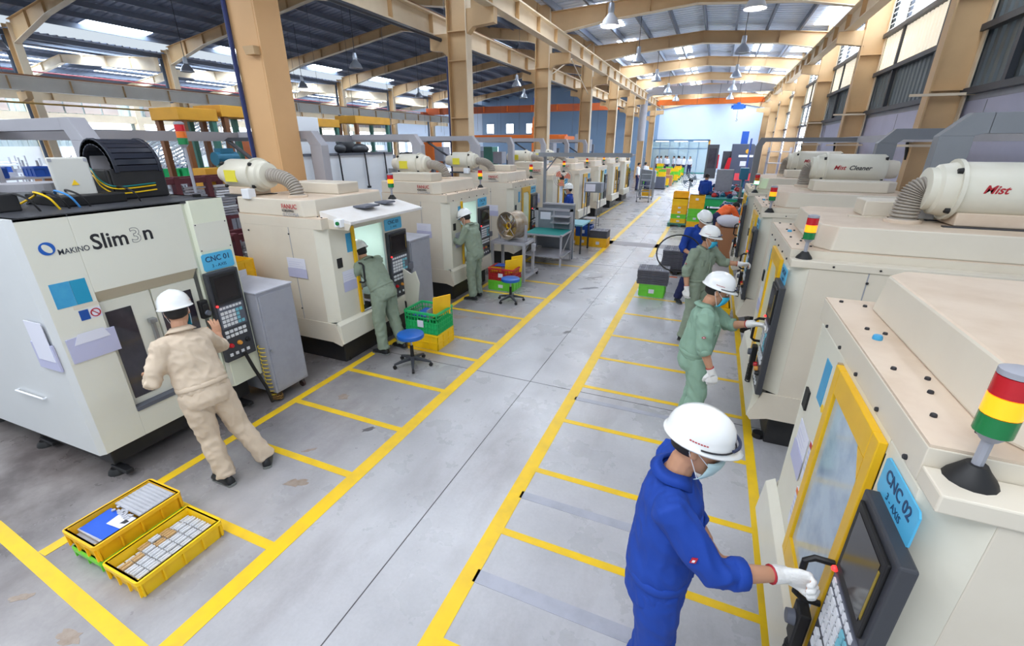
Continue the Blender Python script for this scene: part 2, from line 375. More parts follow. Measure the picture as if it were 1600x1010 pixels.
# portal frames: H columns, tapered rafters with stiffeners, crane brackets
def hcol(name, x, y, d, w, z1, m=M_tan, mf=M_tanl, bands=(3.1,), root=None):
    c = root or thing(name, None, None, (x, y, 0)); c['kind'] = 'structure'
    obj('web', bx(-d/2+.012, d/2-.012, -.012, .012, 0, z1), m, c)
    for s in (-1, 1): obj('flange', bx(s*d/2-.012, s*d/2+.012, -w/2, w/2, 0, z1), mf if s > 0 else m, c)  # paler +x flange: its lit edge is put into the colour
    for b in bands: obj('stiffener', bx(-d/2+.012, d/2-.012, -w/2+.01, w/2-.01, b-.01, b+.01), m, c)
    return c
RB = 5.62   # underside of the crane beams
for k, y in enumerate(CY[:8]):
    if k == 0:
        c = thing('steel_column', None, None, (-6.0, y, 0)); c['kind'] = 'structure'
        mt = mat('tan_steel_warm', (224, 178, 126), .5, dirt=.2, scale=1.2, dcol=(196, 150, 104)); obj('web', bx(-.25, .22, -.2, .2, 0, 7.0), mt, c, bevel=.01)
        obj('flange', bx(.225, .25, -.2, .2, 0, 7.0), mt, c)
        obj('conduit', MB().cyl((-.25, -.235, 0), (-.25, -.235, 7.0), .03, n=8), mat('conduit_navy', (30, 44, 104), .4), c)
        obj('bracket', MB().prism([(-.1, 0), (.1, 0), (.1, -.1), (-.06, -.1)], -.30, -.2, 'y'), M_tan, c, loc=(.12, 0, 3.95))
    else:
        c = hcol('steel_column', -6.0, y, .5, .26, 7.3, bands=(3.35, 4.6, 5.2))
        if k == 1: obj('conduit', MB().cyl((-.31, -.08, 0), (-.31, -.08, 4.7), .025, n=8), mat('conduit_navy', (30, 44, 104), .4), c)
    for (s, ex, zt) in ((1, .95, RB), (-1, .75, RB-.45)):
        obj('crane_bracket', MB().prism([(s*.25, zt), (s*ex, zt), (s*ex, zt-.32), (s*.42, zt-.36), (s*.25, zt-.5)], -.1, .1, 'y'), M_tan, c)
    hcol('steel_column', 3.46, y, .5, .26, 7.0, bands=(2.0, 3.6, 5.0)) if k else None
    if k: 
        c2 = hcol('steel_column', -26.6, y+.5, .42, .28, 7.2, m=M_tan, mf=M_tanl, bands=(3, 5))
        obj('downpipe', MB().cyl((-.4, -.1, 0), (-.4, -.1, 6.8), .09, n=8), mat('downpipe_slate', (70, 82, 100), .5), c2)
def rafter(y, pts, name='roof_beam', dep=.46, m=M_tan, st=1.25, rz=0, ox=0):
    # pts: (x, z of the underside, depth)
    r = thing(name, None, None, (ox, y, 0), rz); r['kind'] = 'structure'; pts = [(p[0]-ox, p[1], p[2]) for p in pts]
    for i in range(len(pts)-1):
        (x0, z0, d0), (x1, z1, d1) = pts[i], pts[i+1]
        obj('web', MB().prism([(x0, z0), (x1, z1), (x1, z1+d1), (x0, z0+d0)], -.008, .008, 'y'), m, r)
        obj('bottom_flange', MB().prism([(x0, z0-.01), (x1, z1-.01), (x1, z1+.012), (x0, z0+.012)], -.11, .11, 'y'), M_tanl, r)
        obj('top_flange', MB().prism([(x0, z0+d0-.01), (x1, z1+d1-.01), (x1, z1+d1+.012), (x0, z0+d0+.012)], -.11, .11, 'y'), m, r)
        n = max(1, int(abs(x1-x0)/st))
        for j in range(1, n+1):
            t = j/n; x = x0+(x1-x0)*t; z = z0+(z1-z0)*t; d = d0+(d1-d0)*t
            obj('stiffener', bx(x-.008, x+.008, -.1, .1, z, z+d), m, r)
    return r
for k, y in enumerate(CY):
    rafter(y, [(-5.75, 6.15, .66), (-3.9, 6.42, .47), (-1.2, 6.63, .42), (1.6, 6.42, .42), (3.2, 6.12, .56)])
    rafter(y, [(-26.4, 6.5, .8), (-23.5, 7.2, .45), (-16.2, 8.28, .42), (-9, 7.25, .45), (-6.2, 6.5, .75)], rz=-.0245, ox=-6.1)
    if k: rafter(y, [(-43.8, 5.8, .55), (-35, 7.05, .4), (-26.8, 6.2, .6)], m=M_tanl, st=2)
# crane runway beams
def runway(name, x, z, y0, y1, m=M_tanl, h=.42, st=1.55, mw=None):
    r = thing(name, None, None, (x, 0, z)); r['kind'] = 'structure'
    obj('web', bx(-.01, .01, y0, y1, 0, h), mw or m, r); obj('bottom_flange', bx(-.12, .12, y0, y1, -.015, .015), m, r); obj('top_flange', bx(-.14, .14, y0, y1, h-.015, h+.02), m, r)
    obj('crane_rail', bx(-.03, .03, y0, y1, h+.02, h+.09), M_brown, r)
    y = y0+.4; mb = MB()
    while y < y1: obj('stiffener', bx(-.11, .11, y-.012, y+.012, .015, h-.015), M_tan, r); y += st
runway('runway_beam', -5.15, RB, 1, 46.5); runway('runway_beam', -6.72, RB-.45, 1, 46.5); runway('runway_beam', 2.85, RB, 1, 46.5)
M_rwy = mat('runway_lit_pale', (236, 234, 226), .5, dirt=.2, scale=1)  # whitened: the daylight on this beam is painted in
runway('runway_beam', -25.9, 4.75, 2, 46.5, m=M_rwy, h=.5, st=2.0); runway('runway_beam', -27.6, 4.55, 2, 46.5, h=.5, st=2.0)
for k, y in enumerate(CY[1:8]):
    b = struct('crane_bracket_beam', MB().prism([(2.6, RB-.02), (3.25, RB-.02), (3.25, RB-.4), (2.6, RB-.3)], y-.1, y+.1, 'y'), M_tan)
    struct('crane_bracket_beam', MB().prism([(-26.4, 4.7), (-25.7, 4.7), (-25.7, 4.45), (-26.4, 4.3)], y-.1, y+.1, 'y'), M_tan)
# service pipes under the left bay roof
def pipe(name, pts, r, m, label, n=6):
    o = obj(name, MB().tube(pts, r, n), m, smooth=True); return tag(o, label, 'pipe')
pipe('service_pipe', [(-6.45, 4, 5.05), (-6.45, 47, 5.05)], .045, mat('pipe_dark', (52, 56, 66), .4), 'dark service pipe running along the tan column row below the crane beam')
pipe('sprinkler_pipe', [(-30, 0, 5.9), (-30, 50, 5.9)], .035, mat('pipe_red', (140, 36, 48), .4), 'thin red sprinkler pipe crossing high over the skylit bay')
pipe('gas_pipe', [(-24, 4, 4.2), (-24, 16, 4.15)], .035, mat('pipe_ochre', (196, 160, 90), .4), 'thin ochre pipe in front of the distant cladding wall')
# tie rods hung from the left bay roof
for i in range(22):
    x = -8-3.1*(i % 5)-random.random(); y = 13+1.6*i+random.random()
    o = obj('hanging_cable', MB().cyl((x, y, 3.4), (x, y, zat(LX, LZ, x)+.03), .006, n=4), M_panel); tag(o, 'thin dark cable hanging from the roof of the wide dark bay', 'cable', 'drop cables under the wide bay roof')
# diagonal brace rods
M_rod = mat('brace_rod', (214, 204, 186), .5)
for a, b in [((-5.9, 16.9, 6.9), (-5.9, 22.8, 4.9)), ((-5.9, 16.9, 4.9), (-5.9, 22.8, 6.9))]:
    struct('brace_beam', MB().cyl(a, b, .02, n=6), M_rod)

# ---- walls
WR = 3.78
def corr_wall(name, axis, at, a0, a1, z0, z1, m, pitch=.25, dep=.045, sgn=1):
    mb = MB(); a = a0; prof = []
    while a < a1-.01: prof += [(a, 0), (a+pitch*.5, 0), (a+pitch*.62, dep), (a+pitch*.88, dep)]; a += pitch
    prof.append((a1, 0)); n = len(prof)
    P = (lambda p, z: (at+sgn*p[1], p[0], z)) if axis == 'x' else (lambda p, z: (p[0], at+sgn*p[1], z))
    mb.add([P(p, z0) for p in prof]+[P(p, z1) for p in prof], [(i, i+1, n+i+1, n+i) for i in range(n-1)])
    return mb
wr = struct('wall_right', bx(WR, WR+.2, 6, YF, 0, 3.52), M_wallr)
obj('plinth_band', bx(WR-.012, WR, 6, YF, 3.42, 3.52), M_greyp, wr)
for i in range(1, 12): obj('panel_joint', bx(WR-.004, WR, 6+4.1*i, 6.012+4.1*i, 0, 3.4), M_ductd, wr)
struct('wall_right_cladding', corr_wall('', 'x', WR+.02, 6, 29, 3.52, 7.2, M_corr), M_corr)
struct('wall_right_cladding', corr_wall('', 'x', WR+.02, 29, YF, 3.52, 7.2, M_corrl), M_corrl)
M_rail = mat('girt_dark', (62, 66, 74), .5)
for z in (3.56, 4.5, 5.42): struct('girt_beam', bx(WR-.13, WR, 6, YF, z-.05, z+.05), M_rail)
for k in range(0, 7):
    y0 = CY[k]
    for f in (.30, .72): struct('girt_beam', bx(WR-.09, WR-.01, y0+6.15*f-.05, y0+6.15*f+.05, 3.55, 6.4), M_rail)
for i, k in enumerate(range(1, 7)):
    y0 = CY[k]+.4; w = thing('window_%d' % (i+1), None, None, (0, 0, 0)); w['kind'] = 'structure'
    obj('translucent_sheet', corr_wall('', 'x', WR-.05, y0+.05, y0+5.4, 4.56, 5.36, M_winw, .2, .03), M_winw, w)
    for j in range(7): obj('louvre', MB().prism([(WR-.1, 5.5+j*.12), (WR-.02, 5.55+j*.12), (WR-.02, 5.57+j*.12), (WR-.1, 5.52+j*.12)], y0+.6, y0+5.2, 'y'), M_white, w)
    obj('pane', bx(WR-.015, WR-.01, y0+.6, y0+5.2, 5.48, 6.3), M_win, w)
for k in (3, 4, 5):   # bright open bays further down
    w = thing('window_%d' % (6+k), None, None, (0, 0, 0)); w['kind'] = 'structure'
    obj('pane', bx(WR-.03, WR-.02, CY[k]+.7, CY[k]+5.6, 2.2, 4.4), M_win, w)
    for j in range(1, 6): obj('glazing_bar', bx(WR-.06, WR-.03, CY[k]+.7+j*.82-.02, CY[k]+.7+j*.82+.02, 2.2, 4.4), M_greyp, w)
    for j in range(1, 5): obj('glazing_bar', bx(WR-.06, WR-.03, CY[k]+.7, CY[k]+5.6, 2.2+j*.44-.02, 2.2+j*.44+.02), M_greyp, w)
struct('wall_far', bx(-6.1, WR+.2, YF, YF+.2, 0, 7.6), M_wallf)
struct('wall_far_left_bay', MB().prism([(-27, 0), (-6.1, 0), (-6.1, 7.5), (-16.2, 9), (-27, 7.5)], YF, YF+.2, 'y'), M_walll)
for i, x in enumerate((-25.9, -23.3, -20.7)):
    w = struct('window_%d' % (20+i), bx(x-.45, x+.45, YF-.03, YF-.005, 3.95, 4.95), M_win)
    obj('window_frame', MB().box(x-.5, x-.45, YF-.06, YF, 3.9, 5).box(x+.45, x+.5, YF-.06, YF, 3.9, 5).box(x-.5, x+.5, YF-.06, YF, 3.9, 3.95).box(x-.5, x+.5, YF-.06, YF, 4.95, 5).box(x-.015, x+.015, YF-.05, YF-.02, 3.95, 4.95).box(x-.45, x+.45, YF-.05, YF-.02, 4.44, 4.47), M_white, w)
w = struct('window_23', bx(-25.9, -24.9, YF-.03, YF-.005, 1.6, 2.4), M_win)
# far side wall of the third bay: white dado, bright strip, pale cladding with windows
XW = -42
struct('wall_left', bx(XW-.2, XW, -2, YF, 0, 2.6), M_white)
struct('wall_left_cladding', corr_wall('', 'x', XW, -2, YF, 2.6, 6.6, M_corrl, .5, .08, -1), M_corrl)
ws = thing('window_24', None, None); ws['kind'] = 'structure'
for k in range(9):
    y0 = -1+6.15*k
    obj('pane', bx(XW+.02, XW+.04, y0+.4, y0+5.7, 3.75, 4.15), M_win, ws)
    obj('pane', bx(XW+.02, XW+.04, y0+1.0, y0+3.6, .9, 2.5), M_win, ws)
    for j in range(4): obj('shutter', bx(XW+.05, XW+.08, y0+.8+j*1.1, y0+1.8+j*1.1, 4.75, 5.6), mat('shutter_taupe', (172, 160, 156), .6), ws)
    struct('wall_column', bx(XW+.1, XW+.6, y0-.2, y0+.2, 0, 6.3), M_tanl)
struct('girt_beam', bx(XW+.05, XW+.5, -2, YF, 4.2, 4.7), M_tanl)
struct('wall_far_third_bay', bx(XW, -27, YF, YF+.2, 0, 7.7), M_wallf)
wf = thing('window_25', None, None); wf['kind'] = 'structure'
for j in range(5): obj('pane', bx(-41+j*2.8, -38.8+j*2.8, YF-.03, YF-.01, 1.2, 3.6), M_win, wf)
for j in range(5):
    for q in range(1, 4): obj('glazing_bar', bx(-41+j*2.8+q*.55-.02, -41+j*2.8+q*.55+.02, YF-.06, YF-.03, 1.2, 3.6), M_greyp, wf)

# ---- overhead cranes
def crane(label, y, x0, x1, z, h, hoist=None, rail=True, m=M_orange):
    c = thing('overhead_crane', label, 'crane', (x0, y, z))
    L = x1-x0
    obj('girder', MB().prism([(0, .1), (.5, 0), (L-.5, 0), (L, .1), (L, h), (0, h)], -.16, .16, 'y'), m, c, bevel=.01)
    for x in (.0, L): obj('end_truck', bx(x-.16, x+.16, -.9, .9, -.02, .22), m, c, bevel=.01)
    if rail:
        mb = MB().box(0, L-.2, -.5, -.48, h+.5, h+.53)
        obj('handrail', mb, M_brown, c)
        n = int(L/1.5)
        for i in range(n+1): obj('rail_post', bx(i*(L-.2)/n-.012, i*(L-.2)/n+.012, -.5, -.48, 0, h+.5), M_brown, c)
    if hoist:
        hx = hoist
        q = obj('hoist', MB().box(hx-.38, hx+.38, -.3, .3, -.42, -.08).box(hx-.12, hx+.12, -.18, .18, -.08, .06).cyl((hx-.52, 0, -.25), (hx+.52, 0, -.25), .12, n=10), mat('hoist_blue', (36, 110, 214), .4), c, bevel=.01)
        obj('hook', MB().tube([(hx, 0, -.42), (hx, 0, -1.15)], .012, 6).tube([(hx, 0, -1.1), (hx+.07, 0, -1.2), (hx+.02, 0, -1.3), (hx-.06, 0, -1.24)], .02, 6), M_panel, q)
    return c
crane('orange overhead crane with a blue hoist spanning in front of the pale end wall', 43, -5.15, 2.85, 5.72+.42, .42, hoist=6.2)
for o in list(COL.objects):
    if o.name == 'overhead_crane': o.location.z = 5.72
c2 = crane('wide rust-orange overhead crane spanning the skylit bay behind the tan columns', 40, -25.9, -6.95, 5.3, .55, rail=False, m=mat('crane_rust', (196, 92, 42), .5, dirt=.5, scale=.6, dcol=(140, 60, 50)))
for i in range(8): obj('bracket', bx(1.5+i*2.3, 1.56+i*2.3, -.3, -.16, .1, .55), M_orange, c2)
obj('hoist', MB().box(10.9, 11.8, -.3, .3, .62, 1.1), mat('hoist_blue', (36, 110, 214), .4), c2)
crane('small orange crane girder low behind the row of mist cleaners', 24, -12.6, -7.2, 2.9, .3, rail=False)
o = obj('jib_arm', MB().box(0, .2, -.1, .1, -2.95, 0).prism([(0, 0), (.22, 0), (.34, .5), (.2, 1.0), (.06, 1.02), (-.02, .5)], -.1, .1, 'y'), M_orange, loc=(-8.4, 22.2, 2.95)); tag(o, 'upright orange jib arm beside a tan column', 'jib')

# ---- high bay lamps
def lamp(x, y, z, top, on, label, group=None):
    L_ = thing('high_bay_lamp', label, 'lamp', (x, y, z), 0, group)
    obj('cord', MB().cyl((0, 0, .42), (0, 0, top-z), .012, n=5), M_panel, L_)
    obj('ballast', MB().lathe([(.0, .44), (.07, .43), (.085, .3), (.075, .18), (.0, .18)], n=12), M_alu, L_, smooth=True)
    obj('reflector', MB().lathe([(.075, .2), (.1, .16), (.19, .06), (.25, -.08), (.258, -.1), (.245, -.08), (.18, .05), (.09, .15)], n=18), M_alu if not on else mat('lamp_reflector_lit', (214, 216, 224), .4), L_, smooth='all')
    obj('bulb', MB().ball((0, 0, -.02), (.2, .2, .07), 14, 6), M_bulb if on else M_bulboff, L_, smooth='all')
    if on:
        l = bpy.data.lights.new('lamp_light', 'POINT'); l.energy = LAMP_W; l.shadow_soft_size = .2; l.color = (1, .95, .9)
        o = bpy.data.objects.new('lamp_light', l); COL.objects.link(o); o.parent = L_; o.location = (0, 0, -.25)
G = 'high bay lamps hanging along the machine aisle'
for i, (x, y, on) in enumerate([(-3.1, 13.9, 1), (.34, 14, 1), (-3.3, 20, 0), (.3, 19.5, 0), (-3.3, 26, 0), (.3, 26, 0), (-3.3, 32, 0), (.3, 32, 0), (-3.3, 38, 0), (.3, 38, 0)]):
    lamp(x, y, 5.75 if i != 1 else 5.85, zat(NX, NZ, x)+.03, on, ('glowing white high bay lamp hanging near the tan crane columns' if i == 0 else 'glowing white high bay lamp nearest the corrugated wall') if i < 2 else 'unlit aluminium high bay lamp hanging over the machine aisle', G if i > 1 else None)
for x, y in [(-21, 8.5), (-20.5, 14), (-12.2, 10.5), (-13.5, 16), (-12, 21), (-20.5, 20), (-10, 24), (-18, 27), (-12, 30)]:
    lamp(x, y, 5.6, zat(LX, LZ, x)+.03, 0, 'dull aluminium high bay lamp hanging in the wide dark-roofed bay', 'lamps in the wide bay')
for x, y in [(-30.5, 9), (-30.5, 12.2), (-31, 19), (-31, 26)]:
    lamp(x, y, 4.9, zat(BX, BZ, x)+.03, 0, 'pale high bay lamp under the bright skylight strips', 'lamps under the skylit far bay')
# ventilation duct near the end of the nave
vd = thing('ventilation_duct', 'galvanised ventilation duct hung below the far roof beams', 'duct', (-5.2, 36.5, 5.95))
obj('duct_run', bx(.4, 8.6, -.25, .25, 0, .5), M_duct, vd); obj('duct_drop', MB().tube([(.5, 0, .25), (.1, 0, .15), (-.1, 0, -.2), (-.1, 0, -3.0)], .27, 12), M_duct, vd, smooth=True)
for i in range(6): obj('joint_band', bx(1.2+i*1.2, 1.25+i*1.2, -.27, .27, -.02, .52), M_ductd, vd)
# ================================================================== machines
def bolt_mb(r=.012, h=.012): return MB().lathe([(0, h), (r*.8, h), (r, h*.6), (r, 0)], n=8)
ME_BOLT = bolt_mb().mesh('bolt'); ME_BOLT.materials.append(M_ink)
def bolt(p, loc, rot=(0, 0, 0), s=1.):
    o = bpy.data.objects.new('bolt', ME_BOLT); COL.objects.link(o); o.parent = p; o.location = loc; o.rotation_euler = rot; o.scale = (s, s, s)
def signal_lamp(p, x, y, z, s=1., on='amber', tall=False):
    L_ = obj('signal_lamp', MB().lathe([(0, .045), (.02, .045), (.03, .03), (.045, .012), (.05, 0)], n=14) if not tall else bx(-.02, .02, -.02, .02, 0, .02), M_rub, p, smooth=True, loc=(x, y, z)); L_.scale = (s, s, s)
    h = .11 if not tall else .36
    obj('lamp_pole', MB().cyl((0, 0, .03), (0, 0, h), .011, n=8).cyl((0, 0, h), (0, 0, h+.02), .016, .03, n=12), M_greyp, L_, smooth=True)
    for j, (nm, m) in enumerate((('green_lens', M_grnon if on == 'green' else M_grnl), ('amber_lens', M_ambr if on == 'amber' else mat('lamp_amber_off', (216, 110, 30), .3)), ('red_lens', M_redl))):
        obj(nm, MB().lathe([(0, 0), (.034, 0), (.034, .044), (0, .044)], n=16), m, L_, smooth=True, loc=(0, 0, h+.02+.046*j))
    obj('lamp_cap', MB().lathe([(.034, 0), (.034, .012), (.02, .018), (0, .018)], n=16), M_greyp, L_, smooth=True, loc=(0, 0, h+.02+.138))
    return L_
def control_panel(p, y0, y1, z0, z1, x=.0, t=.05, rich=True, tilt=0, scrc=None):
    """charcoal operator panel standing proud of the machine front (front looks along +x)"""
    w = y1-y0; h = z1-z0
    c = obj('control_panel', bx(0, t, 0, w, 0, h), M_panel, p, bevel=.008, loc=(x, y0, z0))
    e = t
    obj('screen_bezel', MB().box(e, e+.012, .03, w-.03, h*.66, h*.97), M_rub, c, bevel=.004)
    obj('screen', bx(e+.012, e+.014, .06, w-.06, h*.70, h*.94), scrc or M_screen, c)
    if scrc: obj('screen_strip', bx(e+.012, e+.0145, w-.058, w-.048, h*.72, h*.92), mat('strip_ochre', (150, 128, 40), .5), c)
    if not rich: 
        obj('keypad', bx(e, e+.006, .04, w-.04, h*.40, h*.62), M_keyb, c); obj('button_plate', bx(e, e+.006, .04, w-.04, h*.08, h*.33), M_rub, c); return c
    kp = obj('keypad', bx(e, e+.006, .03, w-.03, h*.38, h*.63), M_keyb, c)
    mb = None
    nk = 7
    for i in range(nk):
        yy = .045+(w-.09)*i/nk
        obj('key', bx(e+.006, e+.012, yy, yy+(w-.09)/nk*.72, h*.595, h*.62), M_key, c)
    for r in range(4):
        for i in range(6):
            yy = .045+(w-.09)*i/6
            if i == 5 and r in (1, 2): continue
            obj('key', bx(e+.006, e+.012, yy, yy+(w-.09)/6*.76, h*(.40+.045*r), h*(.40+.045*r)+h*.033), M_key if i < 4 else mat('key_cyan', (120, 190, 206), .5), c)
    for r in range(2):
        for i in range(5):
            yy = .045+(w-.09)*i/5
            obj('button', bx(e+.0, e+.012, yy, yy+(w-.09)/5*.7, h*(.27+.05*r), h*(.27+.05*r)+h*.032), M_key, c)
    for i, m in enumerate((M_redl, mat('knob_amber', (220, 150, 60), .4), M_rub)):
        obj('knob', MB().lathe([(0, .03), (.018, .03), (.024, .012), (.024, 0)], axis='x', n=14), m, c, smooth=True, loc=(e, w*(.22+.28*i), h*.18))
    obj('pilot_button', MB().ball((e+.012, .03, h*.645), .012, 10, 6), mat('pilot_red', (255, 60, 60), .3, emit=(255, 40, 40), estr=2.5), c, smooth='all')
    for i in range(4): obj('button', bx(e, e+.01, .04+i*(w-.08)/4, .04+i*(w-.08)/4+.03, h*.06, h*.06+.03), M_key, c)
    return c
def sign(p, y0, y1, z0, z1, x, s, m=M_navyink):
    h = z1-z0; w = y1-y0
    pts = [(y0+.015, z0), (y1-.015, z0), (y1, z0+.015), (y1, z1-.015), (y1-.015, z1), (y0+.015, z1), (y0, z1-.015), (y0, z0+.015)]
    o = obj('number_sign', MB().prism([(a, b) for a, b in pts], x, x+.006, 'x'), M_blue, p)
    text('sign_text', s, h*.44, m, o, (x+.007, (y0+y1)/2, z0+h*.66), RF, .0012, 1.0)
    text('sign_text', '3 - AXIS', h*.26, m, o, (x+.007, (y0+y1)/2, z0+h*.25), RF)
    return o
def handle(p, y, z0, z1, x, d=.1):
    pts = [(x, y, z0), (x+d*.7, y, z0), (x+d, y, z0+d*.25), (x+d, y, z1-d*.25), (x+d*.7, y, z1), (x, y, z1)]
    return obj('handle', MB().tube(pts, .013, 8), M_rub, p, smooth=True)
def paper(p, y0, y1, z0, z1, x, pocket=True, side=None):
    """sheet in a plastic pocket: on the front (x given) or on the side y=side (spans x from y0 to y1)"""
    if side is None: o = obj('paper_sheet', bx(x, x+.004, y0, y1, z0, z1), M_paper, p)
    else: o = obj('paper_sheet', bx(y0, y1, side-.004, side, z0, z1), M_paper, p)
    w = y1-y0; h = z1-z0
    for i in range(1, 6):
        zz = z1-h*(.1+.11*i)
        a, b = y0+w*.08, y1-w*(.1+.25*random.random())
        if side is None: obj('print_line', bx(x+.004, x+.0046, a, b, zz-.002, zz+.002), M_lav, o)
        else: obj('print_line', bx(a, b, side-.0046, side-.004, zz-.002, zz+.002), M_lav, o)
    if pocket:
        if side is None: obj('plastic_pocket', bx(x+.005, x+.008, y0-.008, y1+.008, z0-.01, z0+h*.45), M_lav, o)
        else: obj('plastic_pocket', bx(y0-.008, y1+.008, side-.008, side-.005, z0-.01, z0+h*.45), M_lav, o)
    return o
def mist_cleaner(p, hx, y, z, xc0, xc1, r=.2, label=True, mirror=False):
    """cylinder lying across the machine, ribbed hose curling down to the roof; returns the part"""
    zc = z+.06+r
    c = obj('mist_cleaner', MB().lathe([(0, 0), (r*.9, 0), (r, .03), (r, xc1-xc0-.03), (r*.97, xc1-xc0), (0, xc1-xc0)], axis='x', n=28), M_cream, p, smooth=True, loc=(xc0, y, zc))
    L = xc1-xc0
    obj('flange', MB().lathe([(0, 0), (r*1.1, 0), (r*1.1, .03), (0, .03)], axis='x', n=28), M_cream, c, smooth=True, loc=(L, 0, 0))
    obj('inlet_cone', MB().lathe([(r*.98, .03), (r*.9, .12), (r*.78, .14), (r*.78, .19), (r*.6, .2), (0, .2)], axis='x', n=24), M_cream, c, smooth=True, loc=(L, 0, 0))
    obj('motor_cap', MB().lathe([(0, -.16), (r*.55, -.16), (r*.62, -.1), (r*.62, 0)], axis='x', n=20), mat('motor_cap', (224, 200, 110) if mirror else (214, 206, 190), .5), c, smooth=True)
    for k in range(4):
        a = PI/4+k*PI/2
        obj('clamp_knob', MB().lathe([(0, .03), (.02, .03), (.026, .0)], axis='x', n=10), M_rub, c, smooth=True, loc=(L+.03, math.cos(a)*r*.98, math.sin(a)*r*.98))
        obj('clamp_knob', MB().lathe([(0, .03), (.02, .03), (.026, .0)], axis='x', n=10), M_rub, c, smooth=True, loc=(.02, math.cos(a)*r*1.02, math.sin(a)*r*1.02))
    # hose: local to c (origin xc0, y, zc)
    x1 = L+.19; xe = hx-xc0; ze = z-zc; pts = []; n = 16; rad = []
    for i in range(n*4+1):
        t = i/(n*4)
        # quarter turn from +x to -z
        X = x1+(xe-x1)*max(0, math.sin(t*PI/2))**.82; Z = ze*(1-max(0, math.cos(t*PI/2))**.82)
        pts.append((X, 0, Z)); rad.append(r*(.36, .44, .46, .44)[i % 4])
    obj('ribbed_hose', MB().tube(pts, rad, 18), M_hose, c)
    obj('hose_collar', MB().lathe([(r*.6, 0), (r*.6, .02), (r*.5, .03)], n=18), M_top, c, smooth=True, loc=(xe, 0, ze))
    obj('saddle', MB().box(.06, L-.02, -r*.8, r*.8, -r-.05, -r*.75), M_top, c, bevel=.01)
    for s in (-1, 1): obj('foot_rail', bx(0, L+.05, s*r*.85-.025, s*r*.85+.025, -r-.08, -r-.05), M_panel, c)
    obj('switch_box', bx(L-.02, L+.11, -r*1.5, -r*.95, -r-.08, -r+.04), M_white, c, bevel=.008)
    if label:
        if mirror:
            text('lettering', 'Mist', .085, M_redink, c, (L*.80, r*1.003, .02), (PI/2, 0, PI), .0018, shear=.3)
            text('lettering', 'Cleaner', .085, M_ink, c, (L*.46, r*1.003, .02), (PI/2, 0, PI), .0018, shear=.3)
        else:
            obj('yellow_label', bx(L*.2, L*.62, -r-.003, -r*.86, -.08, .06), mat('label_yellow', (232, 220, 60), .5), c)
    return c
